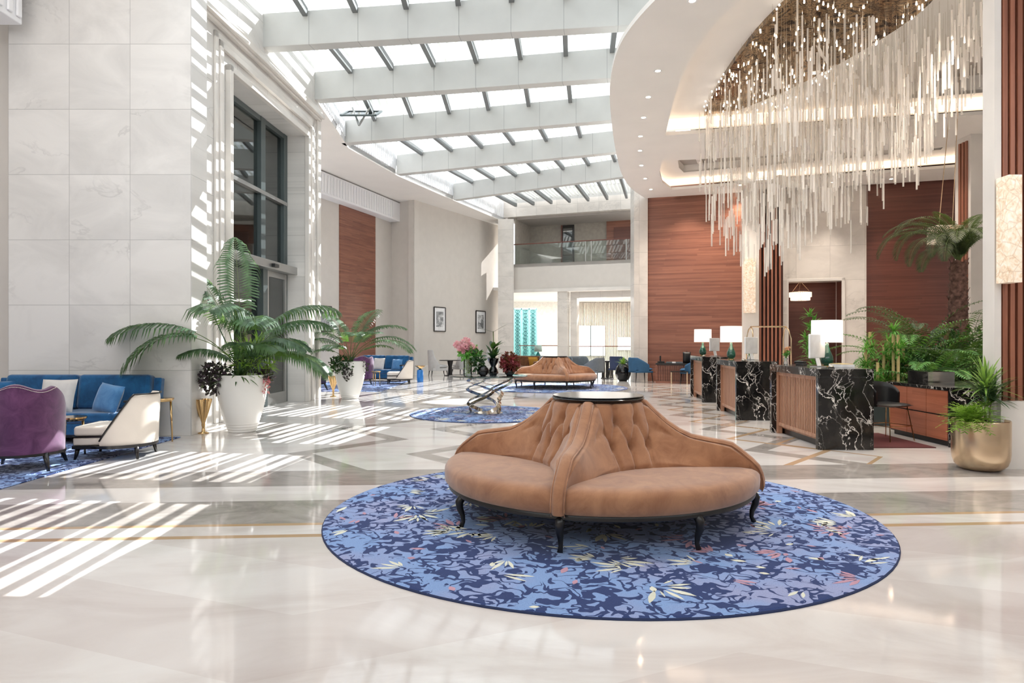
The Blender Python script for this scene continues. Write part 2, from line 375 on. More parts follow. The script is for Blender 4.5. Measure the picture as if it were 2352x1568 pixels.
# glazed entrance: window above, sliding doors below
w=struct((lambda q:(q.box(-0.62,-0.45,2.12,2.32,3.35,6.65),q.box(-0.62,-0.45,4.62,4.86,3.35,6.65),q.box(-0.62,-0.45,5.95,6.15,3.35,6.65),q.box(-0.6,-0.46,2.12,6.15,6.53,6.65))[0])(wl()).build('window_1',M_frame,bevel=0.008))
b=wl(); b.box(-0.60,-0.44,2.12,6.15,4.88,4.97); b.build('transom',M_frame2,w,bevel=0.006)
b=wl(); b.box(-0.55,-0.54,2.32,4.62,3.35,6.53); b.box(-0.55,-0.54,4.86,5.95,3.35,6.53); b.build('pane',M_glass_dark,w)
w=struct((lambda q:(q.box(-0.62,-0.2,2.0,6.35,3.16,3.35),)[0])(wl()).build('door_1',M_frame2,bevel=0.01))
b=wl(); b.box(-0.6,-0.45,2.12,2.32,0,3.16); b.box(-0.6,-0.40,4.62,4.86,0,3.16); b.box(-0.6,-0.45,6.03,6.15,0,3.16); b.build('door_frame',M_frame,w,bevel=0.006)
b=wl(); b.box(-0.5,-0.42,4.86,4.98,0.0,3.16); b.box(-0.5,-0.42,5.92,6.03,0,3.16); b.box(-0.5,-0.42,4.98,5.92,0,0.28); b.box(-0.5,-0.42,4.98,5.92,3.02,3.16); b.build('door_leaf',M_frame2,w,bevel=0.006)
b=wl(); b.box(-0.47,-0.46,4.98,5.92,0.28,3.02); b.box(-0.55,-0.54,2.32,4.62,0.02,3.16); b.build('pane',M_glass_dark,w)
b=wl(); b.box(-0.4,-0.36,5.0,5.06,0.95,1.25); b.build('door_handle',M_frame2,w)
b=wl(); b.box(-0.22,-0.12,4.6,4.85,3.20,3.28); b.build('door_sensor',M_black,w,bevel=0.01)
b=wl(); b.box(-2.7,-2.6,0.3,7.1,0,7); b.box(-2.6,-0.9,0.3,0.4,0,7); b.box(-2.6,-0.9,2.0,7.1,6.9,7.0); struct(b.build('wall_vestibule',M_stone_plain))
# nook left of the pier
struct(bx(-15,-8.03,11.2,11.5,0,8.8).build('wall_nook',M_taupe))
struct(bx(-15,-5.25,-3,10.76,7.8,8.0).build('ceiling_nook',M_white))
struct(bx(-15.3,-15,-3,36,0,9).build('wall_far_left',M_taupe))
b=MB(); b.box(-8.7,-7.62,5.5,10.5,6.42,7.8)
for k in range(26): b.box(-7.62,-7.58,5.6+k*0.19,5.7+k*0.19,6.5,7.7)
for k in range(5): b.box(-8.55+k*0.19,-8.45+k*0.19,10.5,10.53,6.5,7.7)
struct(b.build('trim_4',M_flute,bevel=0.02))
# left soffit and its fluted upstand
SC=[(-5.13,17.9),(-5.33,22.0),(-4.35,25.7),(-2.55,30.3),(-0.10,36.3)]
struct(MB().prism(SC+[(-0.1,38),(-15,38),(-15,17.9)],7.8,8.0).build('ceiling_left_soffit',M_white))
def strip(pts,z0,z1,th,flute=0):
    b=MB()
    for (x0,y0),(x1,y1) in zip(pts[:-1],pts[1:]):
        d=Vector((x1-x0,y1-y0,0)); L=d.length; a=math.atan2(d.y,d.x)
        b.T=Matrix.Translation((x0,y0,0))@Matrix.Rotation(a,4,'Z'); b.box(-0.02,L+0.02,0 if th>0 else th,th if th>0 else 0,z0,z1)
        if flute:
            for k in range(int(L/flute)): b.box(k*flute+0.04,k*flute+flute*0.6,-0.03,0,z0+0.15,z1-0.1)
    return b
struct(strip(SC,7.84,8.9,0.15,0.16).build('trim_5',M_flute))
# recess wall with timber panel, pelmet, return, far left wall
RW=Matrix.Translation((-7.45,24.85,0))@Matrix.Rotation(-math.atan2(1.91,5.84),4,'Z')
def rw(): b=MB(); b.T=RW; return b
struct(rw().box(-0.3,0,-7,6.6,0,7.8).build('wall_recess',M_taupe))
struct(rw().box(0,0.04,1.95,4.75,0,7.0).build('wall_recess_timber_panel',M_wood))
b=rw(); b.box(0,0.5,-6.5,6.15,6.92,7.75)
for k in range(60): b.box(0.5,0.53,-6.4+k*0.2,-6.3+k*0.2,7.0,7.68)
struct(b.build('trim_6',M_flute,bevel=0.015))
struct(strip([(-5.62,30.9),(-4.36,30.05)],0,7.8,0.3).build('wall_return',M_taupe))
struct(strip([(-4.36,30.05),(-0.3,37.5)],0,7.8,0.3).build('wall_left_far',M_taupe))
struct(strip([(-4.34,30.03),(-0.3,37.45)],0,0.42,-0.04).build('baseboard_left',M_stone_plain))
struct(rw().box(0,0.03,-6.5,1.95,0,0.3).build('baseboard_recess',M_stone_plain))
# balcony wall
BW=Matrix.Translation((0.09,35.2,0))@Matrix.Rotation(math.atan2(-2.2,5.85),4,'Z')
def bw(): b=MB(); b.T=BW; return b
struct(bx(-0.72,0.09,34.7,36.2,0,7.8).build('wall_back_column',M_stone_back))
struct(bw().box(-1.2,11,0,0.4,8.0,9.3).build('wall_back_header',M_stone_back))
b=bw(); b.box(0,11,0,3.2,5.35,5.52); b.box(0,11,0,0.3,4.2,5.52); struct(b.build('wall_back_balcony',M_taupe))
b=bw(); b.box(-0.05,8,-0.05,0.02,4.04,4.2); struct(b.build('trim_7',M_stone_plain,bevel=0.01))
struct(bw().box(-0.5,8,2.6,2.8,5.52,8.0).build('wall_corridor',M_taupe2))
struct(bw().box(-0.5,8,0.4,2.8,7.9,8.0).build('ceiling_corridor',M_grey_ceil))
struct(bw().box(-0.05,0.02,0.3,2.6,5.52,8.0).build('wall_corridor_end',M_taupe2))
d=struct(bw().box(1.85,2.55,2.54,2.6,5.52,7.85).build('door_2',M_dark)); bw().box(1.95,2.45,2.52,2.55,5.52,7.75).build('pane',M_glass_dark,d)
bw().box(1.82,1.90,2.5,2.6,5.52,7.85).build('door_frame',M_wood_dark_shaded,d); 
d=struct(bw().box(4.35,6.9,2.5,2.6,5.52,7.9).build('door_3',M_wood)); bw().box(4.75,5.75,2.45,2.5,5.52,7.55).build('door_leaf',M_wood_dark_shaded,d); bw().box(6.3,6.8,2.45,2.5,5.52,7.7).build('pane',M_navy,d)
# lower opening
b=bw(); b.box(2.37,2.88,0.02,0.5,0,4.04); struct(b.build('wall_back_pillar',M_stone_back))
b=bw(); b.box(2.95,8,0.35,0.8,3.72,4.04); b.box(2.95,3.3,0.35,0.8,0,3.72); struct(b.build('trim_8',M_stone_back))
struct(strip([(5.12,26.3),(10.4,33.2)],0,9.3,0.2).build('wall_side_of_pillar',M_white))  # unseen wall, slanted clear so sun reaches the far floor
# lounge beyond
struct(bx(-3,12,36.2,50,4.25,4.4).build('ceiling_lounge',M_white))
M_curtain=mat('pale_vertical_curtain',C(246,242,236),0.8)
b=MB(); b.box(-3,12,47,47.3,0,4.3)
struct(b.build('wall_lounge_back',M_curtain))
b=MB()
for k in range(70): b.box(4.1+k*0.11,4.1+k*0.11+0.05+0.03*rnd.random(),46.9-0.1*rnd.random(),47,0,4.2)
tag(b.build('sheer_curtain',mat('beige_sheer',C(238,228,214),0.8)),'pale beige vertical strand curtain on the lounge back wall','curtain')
struct(bx(-3.2,-3,34,47,0,4.3).build('wall_lounge_left',M_white)); struct(bx(12,12.2,25,47,0,4.3).build('wall_lounge_right',M_white))
w=struct(bx(4.45,6.45,46.7,46.85,0.5,2.6).build('window_2',M_white)); bx(4.5,5.4,46.66,46.7,0.55,2.55).build('pane',M_daypane,w); bx(5.46,6.4,46.66,46.7,0.55,2.55).build('pane',M_daypane,w); bx(5.40,5.46,46.62,46.7,0.5,2.6).build('mullion',M_frame,w)
w=struct(bx(7.3,9.5,46.7,46.85,0.9,1.8).build('window_3',M_white)); bx(7.35,9.45,46.66,46.7,0.95,1.75).build('pane',M_daypane,w)
w=struct(bx(0.2,1.15,46.7,46.85,0.1,2.6).build('window_4',M_white)); bx(0.25,1.1,46.66,46.7,0.15,2.55).build('pane',M_daypane,w)
# timber reception wall
WA=math.radians(-17.4)
WT=Matrix.Translation((5.1,25.6,0))@Matrix.Rotation(WA,4,'Z')
def wt(): b=MB(); b.T=WT; return b
def tpx(px):
    k=(px-1176)/F; return (25.6*k-5.1)/(0.954+0.299*k)
struct(bx(4.60,5.12,25.45,26.2,0,9.2).build('wall_pillar',M_stone_back))
struct(wt().box(0.0,3.7,0,0.3,0,9.2).build('wall_reception',M_wood))
b=wt(); b.box(4.75,4.93,-0.25,0.3,0,6.9); b.box(6.78,7.5,-0.05,0.3,0,9.2); b.box(4.7,6.78,-0.05,0.3,3.62,9.2); struct(b.build('wall_reception_stone',M_stone_back))
b=wt(); b.box(4.93,5.0,-0.12,0,0,3.62); b.box(6.72,6.82,-0.12,0,0,3.72); b.box(4.93,6.82,-0.12,0,3.62,3.72); struct(b.build('trim_9',M_stone_plain,bevel=0.01))
b=wt(); b.box(4.7,7.0,1.5,1.6,0,3.9); b.box(4.8,4.93,0.3,1.5,0,3.9); b.box(6.78,6.9,0.3,1.5,0,3.9); struct(b.build('wall_reception_niche',M_wood_dark_shaded))
struct(wt().box(4.7,7,0.3,1.6,3.7,3.8).build('ceiling_niche',M_white))
struct(wt().box(7.5,14,0.05,0.35,0,9.2).build('wall_reception_right',M_wood_dark_shaded))  # same veneer as the left stretch, its shade put into the colour
# stone and fin pilaster with sconce
b=wt(); b.box(3.42,3.98,-0.75,0.2,0,6.9); struct(b.build('wall_pilaster',M_stone_plain))
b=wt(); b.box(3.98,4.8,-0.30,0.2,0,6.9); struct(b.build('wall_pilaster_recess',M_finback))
b=wt()
for k in range(6): b.box(4.0+k*0.13,4.07+k*0.13,-0.5,-0.3,0,6.9)
struct(b.build('trim_10',M_fin))
# right-middle column
CX,CY=11.93,17.55
b=MB(); b.box(CX,CX+1.6,CY,CY+0.62,0,6.9); struct(b.build('wall_column_middle',M_stone_plain))
b=MB()
for k in range(3): b.box(CX-0.04,CX,CY+0.1+k*0.13,CY+0.17+k*0.13,0,6.75)
for k in range(4): b.box(CX+0.42+k*0.16,CX+0.52+k*0.16,CY-0.08,CY,0,6.75)
struct(b.build('trim_11',M_fin))
# right near column
b=MB(); b.box(5.72,5.80,8.0,8.20,0.0,6.9); b.box(5.8,7.6,8.12,8.2,0,6.9); b.box(5.745,7.6,7.93,8.2,0,0.80); struct(b.build('wall_column_near',M_stone_plain))
b=MB()
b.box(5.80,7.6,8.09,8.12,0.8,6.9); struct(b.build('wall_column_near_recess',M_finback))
b=MB()
for k in range(20): b.box(5.815+k*0.088,5.815+k*0.088+0.055,7.99,8.09,0.8,6.9)
struct(b.build('trim_12',M_fin))
struct(bx(16,16.3,-3,24,0,9.2).build('wall_right',M_white))
# curved ceiling slab with coffers
E=[(20,3.4),(12,3.8),(7.5,4.9),(5.0,6.4),(3.4,8.3),(2.62,9.8),(2.23,10.8),(1.99,12.0),(1.98,13.2),(2.15,14.84),(2.58,17.3),(3.02,19.5),(3.55,21.8),(4.2,23.8),(5.03,25.45)]
def smooth_curve(P,n=6):
    out=[]
    for i in range(len(P)-1):
        p0=Vector(P[max(i-1,0)]);p1=Vector(P[i]);p2=Vector(P[i+1]);p3=Vector(P[min(i+2,len(P)-1)])
        for k in range(n):
            t=k/n; q=0.5*((2*p1)+(-p0+p2)*t+(2*p0-5*p1+4*p2-p3)*t*t+(-p0+3*p1-3*p2+p3)*t**3); out.append((q.x,q.y))
    out.append(tuple(P[-1])); return out
E=smooth_curve(E)
H1=smooth_curve([(15,8.0),(9,7.6),(5.6,8.2),(4.2,9.5),(3.55,10.9),(3.42,12.5),(3.56,14.6),(4.02,17.7)],4)+[(11.3,16.05),(15,15.0)]
H2=[(4.5,20.2),(4.7,21.5),(5.1,22.9),(5.68,24.05),(13.8,20.9),(12.9,18.6)]
outer=E+[(20,20.9)]
struct(MB().prism(outer,6.9,6.99,[H1,H2]).build('ceiling',M_white))
b=MB()
def ringwall(b,poly,z0,z1,inset=0.0):
    n=len(poly)
    for i in range(n):
        x0,y0=poly[i]; x1,y1=poly[(i+1)%n]
        b.poly([(x0,y0,z0),(x1,y1,z0),(x1,y1,z1),(x0,y0,z1)])
def offs(poly,d):
    n=len(poly); out=[]; ar=sum(poly[i][0]*poly[(i+1)%n][1]-poly[(i+1)%n][0]*poly[i][1] for i in range(n)); sg=1 if ar>0 else -1
    for i in range(n):
        p0=Vector(poly[i-1]);p1=Vector(poly[i]);p2=Vector(poly[(i+1)%n])
        a=(p1-p0).normalized(); c=(p2-p1).normalized(); na=Vector((-a.y,a.x))*sg; nc=Vector((-c.y,c.x))*sg; q=(na+nc); q.normalize()
        k=d/max(0.5,q.dot(na)); out.append((p1.x+q.x*k,p1.y+q.y*k))
    return out
# recessed plates above the coffers
G1=[(9.65,16.45),(9.08,12.94),(8.8,11.2),(14,11.2),(14,15.35)]
struct(MB().prism(offs(H1,-0.3),7.42,7.5,[G1]).build('ceiling_coffer_large',M_white))
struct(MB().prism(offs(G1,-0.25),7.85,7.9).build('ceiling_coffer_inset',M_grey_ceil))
b=MB(); ringwall(b,G1,7.42,7.9); struct(b.build('trim_13',M_white))
G2=offs(H2,0.55)
struct(MB().prism(offs(H2,-0.3),7.35,7.4,[G2]).build('ceiling_coffer_small',M_white))
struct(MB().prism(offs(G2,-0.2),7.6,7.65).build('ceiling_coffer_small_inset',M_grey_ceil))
b=MB(); ringwall(b,G2,7.35,7.62); ringwall(b,offs(H1,-0.3),7.1,7.45); ringwall(b,offs(H2,-0.3),7.1,7.4); struct(b.build('trim_14',M_white))
b=MB(); ringwall(b,offs(H1,-0.26),7.13,7.40); tag(b.build('cove_light_strip',M_cove),'warm glowing cove light strip around the big chandelier coffer','cove light')
b=MB(); ringwall(b,offs(H2,-0.26),7.13,7.33); tag(b.build('cove_light_strip',M_cove),'warm glowing cove light strip around the small far coffer','cove light')
# unseen roof and skylight kerb, shaped to bound where sun reaches the floor
U=[(x+1.25+0.085*max(0,y-9),y) for x,y in E[3*6:]]+[(8.8,26.5),(10.2,33)]
struct(strip(U,7.52,9.0,-0.15).build('trim_15',M_white))
struct(MB().prism([(20,-1),(9,1.5),(7,3.5)]+U+[(22,36),(22,-1)],9.0,9.2).build('roof_sun_block',M_white))
struct(MB().prism([(x+1.2,y) for x,y in E[3*6:]]+[(22,21.5),(22,4)],7.0,7.03,[offs(H1,-0.5),offs(H2,-0.5)]).build('ceiling_slab_top',M_white))
# ---------------- skylight ----------------
ZB=7.8
BL=[(-5.35,8.0),(-5.35,11.2),(-5.34,14.75),(-5.09,17.88),(-5.37,21.75),(-4.24,25.7),(-2.46,30.3)]
BR=[(2.5,7.6),(2.32,10.55),(2.17,13.77),(2.43,16.44),(2.94,19.5),(3.51,22.76),(4.36,26.1)]
def beam(i,a,c,label):
    d=Vector((c[0]-a[0],c[1]-a[1],0)); L=d.length+(2.0 if i<6 else 0.6); ang=math.atan2(d.y,d.x)
    t=thing('skylight_beam',label,'beam',(a[0],a[1],ZB),ang,'skylight beams')
    b=MB(); b.box(0,L,-0.30,0,0,0.72); b.build('beam_casing',M_beam,t,bevel=0.012)
    b=MB()
    for k in range(1,int(L/1.08)+1): b.box(k*1.08-0.003,k*1.08+0.003,-0.302,0.002,-0.002,0.722)
    b.build('panel_joint',M_purlin,t)
    return t
nm=['first beam beyond the top edge of the picture','deepest beam, nearest one in view, meeting the cornice at upper left','second visible beam, ending at the corner of the stone pier','third visible beam, ending at the broken looking vent','fourth visible beam, above the tall plain left wall','farthest beam with a bluish grey face, nearest the balcony']
for i in range(0,7):
    lab=['grey clad skylight beam above the frame at far near end','grey clad skylight beam just above the top of the frame','large grey clad skylight beam nearest in view, at the top of the photo','grey clad skylight beam second in view, ending at the stone pier corner','grey clad skylight beam third in view, beneath the open roof vent','grey clad skylight beam fourth in view, second from the balcony','grey clad skylight beam farthest away, closest to the balcony wall'][i]
    beam(i,BL[i],BR[i],lab)
HL=(-0.45,35.15); HR=(5.9,32.8)
BLx=BL+[HL]; BRx=BR+[HR]
ords=['overhead, unseen bay','bay before the first beam','bay after the first beam','bay after the second beam','bay after the third beam','bay after the fourth beam','bay after the farthest beam']
for i in range(7):
    if i==0: continue
    a0=Vector((*BLx[i],0)); c0=Vector((*BRx[i],0)); a1=Vector((*BLx[i+1],0)); c1=Vector((*BRx[i+1],0))
    ux=(c0-a0).normalized(); L=(c0-a0).length
    n=44 if i<5 else 36; ext=1.28 if i<5 else 1.0
    prS=None; prP=None
    for j in range(n):
        s=ext*(j+0.35)/n
        p=a0.lerp(c0,s); q=a1.lerp(c1,s); d=(q-p); ln=d.length; ang=math.atan2(d.y,d.x)
        pur=(j%5==4)
        if pur:
            b=MB(); b.box(0,ln-0.3,-0.055,0.055,0,0.17); nmn='skylight_purlin'
            o=b.build(nmn,M_purlin); o.location=(p.x,p.y,ZB+0.60); o.rotation_euler=(0,0,ang)
            tag(o,'grey purlin bar crossing the skylight, '+ords[i],'purlin','skylight purlins, '+ords[i])
        b=MB(); b.box(0,ln-0.02,-0.034,0.034,0,0.05)
        o=b.build('louvre_slat',M_slat); o.location=(p.x,p.y,ZB+0.98); o.rotation_euler=(0,0,ang)
        tag(o,'thin white louvre slat over the glass roof, '+ords[i],'slat','louvre slats, '+ords[i])
tag(MB().prism([(-5.6,7.5),(4,7.3),(4.3,16),(5.2,23),(6.3,32.3),(0,34.9),(-2.9,30.4),(-4.9,25.8),(-5.9,21.8),(-5.5,17.9)],ZB+0.82,ZB+0.83).build('skylight_glass',M_glass_roof),'flat clear glass sheet of the roof light under the white louvres','skylight')

struct(MB().prism([(-5.2,-3),(-5.2,5.2),(3.2,4.9),(7.6,3.2),(22,2.6),(22,-3)],7.4,7.6).build('ceiling_front_light_block',M_white))  # added out of view to cut sky light on the near floor

struct(bx(-15,22,-3.3,-3,0,4.8).build('wall_front_light_block',M_white))  # added behind the camera, left open above to limit daylight from there
# ---------------- rugs ----------------
def round_rug(name,label,loc,rad,seed,leaves=True,group=None):
    r=random.Random(seed); b=MB()
    prof=[(0.001,0.016),(rad*0.5,0.016),(rad-0.03,0.016),(rad-0.008,0.013),(rad,0.006),(rad,0.0)]
    n=96; rows=[[(p*math.cos(2*PI*k/n),p*math.sin(2*PI*k/n),z) for k in range(n)] for p,z in prof]
    b.grid(rows[:4],closeu=True); b.mi=3; b.grid(rows[3:],closeu=True)
    if leaves:
        def leaf(x,y,a,L,wd,mi):
            b.mi=mi; ca,sa=math.cos(a),math.sin(a); pts=[(0,0),(0.3*L,wd*.8),(0.55*L,wd),(0.8*L,wd*.6),(L,0),(0.8*L,-wd*.6),(0.55*L,-wd),(0.3*L,-wd*.8)]
            q=[(x+u*ca-v*sa,y+u*sa+v*ca,0.0172) for u,v in pts]
            if all(math.hypot(p[0],p[1])<rad-0.04 for p in q): b.poly(q)
        N=int(17*rad*rad)
        for c in range(N):
            rr=rad*math.sqrt(r.random()); th=r.random()*2*PI; x,y=rr*math.cos(th),rr*math.sin(th); k=r.choice([2,3,4,5,5,6,7]); a0=r.random()*2*PI; mi=1 if r.random()<.72 else 2
            sp=r.uniform(.28,.5); hole=r.uniform(.03,.08)
            for j in range(k):
                a=a0+j*sp+r.uniform(-.07,.07); L=r.uniform(.09,.22); leaf(x+hole*math.cos(a),y+hole*math.sin(a),a,L,L*r.uniform(.07,.13),mi)
        for c in range(int(N*1.1)):
            rr=rad*math.sqrt(r.random()); th=r.random()*2*PI; leaf(rr*math.cos(th),rr*math.sin(th),r.random()*6.28,r.uniform(.06,.13),r.uniform(.012,.026),1 if r.random()<.4 else 2)
    return tag(b.build(name,[M_rug,M_leaf_c,M_leaf_p,M_rugedge],loc=loc),label,'rug',group)
OT=(0.76,5.97); OT2=(1.40,21.9); GT=(-0.49,14.0)
round_rug('round_rug','large round blue patterned rug under the nearest tan round sofa',(OT[0]-0.02,5.95,0),2.33,3)
round_rug('round_rug','round blue patterned rug under the glass flower table',(GT[0],GT[1],0),1.62,5)
round_rug('round_rug','round blue patterned rug under the distant tan round sofa',(OT2[0],OT2[1],0),2.33,9)
# ---------------- tufted round sofas ----------------
HP=[(.34,.985),(.42,.965),(.5,.885),(.6,.80),(.7,.735),(.8,.69),(.95,.665),(1.06,.65),(1.13,.635),(1.2,.585),(1.28,.52),(1.335,.465),(1.36,.41)]
def Hs(r):
    for (a,za_),(b_,zb_) in zip(HP[:-1],HP[1:]):
        if r<=b_: return lerp(za_,zb_,max(0,(r-a))/(b_-a))
    return HP[-1][1]
def round_sofa(loc,rz,label):
    t=thing('round_sofa',label,'sofa',(loc[0],loc[1],0.018),rz)
    fr=MB(); fr.lathe([(0.001,.235),(1.22,.235),(1.30,.225),(1.315,.235),(1.315,.262),(1.305,.275),(0.001,.275)],96); fr.build('base_frame',M_dark,t,smooth='auto')
    for k in range(8):
        a=k*PI/4; ca,sa=math.cos(a),math.sin(a); b=MB()
        pts=[(1.235,.25),(1.29,.235),(1.315,.20),(1.31,.15),(1.285,.09),(1.28,.04),(1.30,.0)]
        b.tube([(r*ca,r*sa,z) for r,z in pts],[.034,.036,.034,.028,.021,.017,.021],10,up=(-sa,ca,0)); b.build('leg',M_dark,t,smooth=True)
    for q in range(4):
        mid=q*PI/2+PI/4
        # seat cushion
        b=MB(); rows=[]
        prof=[(.40,.44),(.7,.452),(1.0,.455),(1.2,.453),(1.285,.448),(1.325,.43),(1.345,.40),(1.35,.36),(1.345,.30),(1.32,.272),(.9,.272)]
        for r,z in prof: rows.append([(r*math.cos(mid+R(f)),r*math.sin(mid+R(f)),z-0.012*max(0,(abs(f)-41)/3)**2*(1 if z>.4 else 0)) for f in [-44+88*i/44 for i in range(45)]])
        b.grid(rows); 
        for side in (0,-1): b.face([b.av(rr[side]) for rr in rows])
        b.build('seat_cushion',M_velvet,t,smooth='auto')
        # tufted back
        NU,NV=73,37; rows=[]
        but=[(-.36,.36),(0,.36),(.36,.36),(-.18,.70),(.18,.70)]
        lines=[((-.36,.36),(-.36,0)),((0,.36),(0,0)),((.36,.36),(.36,0)),((-.36,.36),(-.18,.70)),((0,.36),(-.18,.70)),((0,.36),(.18,.70)),((.36,.36),(.18,.70)),((-.18,.70),(-.18,1.05)),((.18,.70),(.18,1.05)),((-.36,.36),(-.56,.72)),((.36,.36),(.56,.72))]
        def dseg(p,a,c):
            ax,ay=a; cx_,cy_=c; dx,dy=cx_-ax,cy_-ay; tt=max(0,min(1,((p[0]-ax)*dx+(p[1]-ay)*dy)/(dx*dx+dy*dy))); return math.hypot(p[0]-ax-tt*dx,p[1]-ay-tt*dy)
        pos=[]
        for j in range(NV):
            row=[]; v=j/(NV-1)
            for i in range(NU):
                u=-1+2*i/(NU-1); au=abs(u); sg=1 if u>=0 else -1
                fb=R(44.0)*u; rb=.55+.40*au**2+.33*au**12
                B=Vector((rb*math.cos(fb),rb*math.sin(fb),.43))
                if au<.45: ft=u/.45*R(41); rt=.35; zt=.975
                else:
                    s=(au-.45)/.55; rt=.35+.97*s; ft=sg*(PI/4-math.asin(min(1,.035/rt))); zt=Hs(rt)-.025
                T=Vector((rt*math.cos(ft),rt*math.sin(ft),zt))
                w=v**0.85; p=B.lerp(T,w); h=v*v*(3-2*v); p.z=B.z+(T.z-B.z)*lerp(v,h,.25)
                row.append(p)
            pos.append(row)
        for j in range(NV):
            row=[]; v=j/(NV-1)
            for i in range(NU):
                u=-1+2*i/(NU-1); p=pos[j][i]
                du=pos[j][min(i+1,NU-1)]-pos[j][max(i-1,0)]; dv=pos[min(j+1,NV-1)][i]-pos[max(j-1,0)][i]
                nn=du.cross(dv); nn=nn.normalized() if nn.length>1e-9 else Vector((1,0,0))
                if nn.x<0: nn=-nn
                edge=min(1,(1-abs(u))/.12)*min(1,v/.08+.2)*min(1,(1-v)/.10+.15)
                m=(u*.62,v*.55); d=.045
                bd=min(math.hypot((u-x)*.62,(v-y)*.55) for x,y in but); ld=min(dseg(m,(a[0]*.62,a[1]*.55),(c[0]*.62,c[1]*.55)) for a,c in lines)
                d-=.055*math.exp(-(bd/.035)**2)+.028*math.exp(-(ld/.018)**2)
                row.append(p+nn*d*edge)
            rows.append(row)
        Mz=Matrix.Rotation(mid,4,'Z'); b=MB(); b.T=Mz; b.grid(rows); bk=b.build('backrest',M_velvet,t,smooth=True)
        for x,y in but:
            i=round((x+1)/2*(NU-1)); j=round(y*(NV-1)); p=Mz@rows[j][i]; c=MB(); c.lathe([(.001,-.006),(.010,-.005),(.013,0),(.010,.005),(.001,.007)],10); c.build('button',M_velvet,bk,smooth=True,loc=p)
        # ridge bolster between the backs
        a=q*PI/2; ca,sa=math.cos(a),math.sin(a)
        path=HP+[(1.372,.36),(1.372,.31),(1.36,.275)]
        rows=[]
        for i,(r,z) in enumerate(path):
            r0,z0=path[max(i-1,0)]; r1,z1=path[min(i+1,len(path)-1)]; tv=Vector((r1-r0,z1-z0)).normalized(); nx,nz=-tv.y,tv.x
            if nx<-0.2 and nz<0: nx,nz=-nx,-nz
            ring=[]
            for k in range(20):
                th=2*PI*k/20; c_,s_=math.cos(th),math.sin(th); w=.046*(abs(c_)**.7)*(1 if c_>=0 else -1); h=.042*(abs(s_)**.7)*(1 if s_>=0 else -1)-.028
                rr=r+nx*h if True else r; zz=z+nz*h
                ring.append((rr*ca-w*sa,rr*sa+w*ca,zz))
            rows.append(ring)
        b=MB(); ids=b.grid(rows,closeu=True); b.face(ids[-1]); b.face(list(reversed(ids[0]))); rb_=b.build('ridge_bolster',M_velvet,t,smooth='auto')
        for sgn in (-1,1):
            pts=[]
            for i,(r,z) in enumerate(path[1:]): pts.append((r*ca-sgn*.048*sa,r*sa+sgn*.048*ca,z-.01))
            c=MB(); c.tube(pts,.0065,6); c.build('piping',M_velvet,rb_,smooth=True)
    b=MB(); b.lathe([(.345,.93),(.36,.955),(.35,.985)],64); b.build('top_collar',M_velvet,t,smooth=True)
    b=MB(); b.lathe([(.001,.958),(.36,.958),(.385,.965),(.40,.978),(.404,.992),(.395,1.0),(.40,1.006),(.395,1.012),(.001,1.012)],96); b.build('table_top',mat('black_lacquer',C(17,16,18),0.16,0,0.05,5),t,smooth='auto')
    return t
round_sofa(OT,R(-109),'large tan velvet tufted round sofa with black top in the foreground')
round_sofa(OT2,R(-78),'distant tan velvet tufted round sofa, partly sunlit, behind the glass table')
# ---------------- chairs and sofas ----------------
def shell(R0,th,zb,top,tmax,lean=0.0,sx=1.0,n=36,rowsn=10,wave=None):
    """curved upright shell around the origin, opening towards +y ... back at -y"""
    rows=[]
    ang=[-tmax+2*tmax*i/n for i in range(n+1)]
    def pt(a,rr,z): 
        k=1+lean*(z-zb); return (math.sin(a)*rr*sx*(1+0.4*lean*(z-zb)),-math.cos(a)*rr*k,z)
    inner=[];outer=[]
    for j in range(rowsn+1):
        s=j/rowsn
        outer.append([pt(a,R0+(0 if s<1 else -.01),lerp(zb,top(a/tmax),s)) for a in ang]); inner.append([pt(a,R0-th+(0 if s<1 else .01),lerp(zb,top(a/tmax),s)) for a in ang])
    b=MB(); prof=outer+[[tuple(.5*(p[i]+q[i])+(0.012 if i==2 else 0) for i in range(3)) for p,q in zip(outer[-1],inner[-1])]]+inner[::-1]
    ids=b.grid(prof,closev=True)
    b.face([r[0] for r in ids][::-1]); b.face([r[-1] for r in ids]); return b
def cushion(sx,sy,h,n=12,p=3.2,corner=.0):
    b=MB(); rows=[]
    def se(v): return v
    top=[];bot=[]
    for j in range(n+1):
        r1=[];r2=[]
        for i in range(n+1):
            u=-1+2*i/n; v=-1+2*j/n; k=(1-abs(u)**p)*(1-abs(v)**p); z=h*.5*(k**.42 if k>0 else 0); f=1-corner*(1-abs(u*v))*(abs(u)**3+abs(v)**3)*.5
            r1.append((u*sx*.5*f,v*sy*.5*f,z)); r2.append((u*sx*.5*f,v*sy*.5*f,-z))
        top.append(r1);bot.append(r2)
    b.grid(top); b.grid([list(reversed(r)) for r in bot]); return b
def tleg(b,x,y,z0,z1,x2,y2,r0,r1): b.tube([(x,y,z1),(lerp(x,x2,.5),lerp(y,y2,.4),(z0+z1)/2),(x2,y2,z0)],[r0,(r0+r1)/2,r1],8)
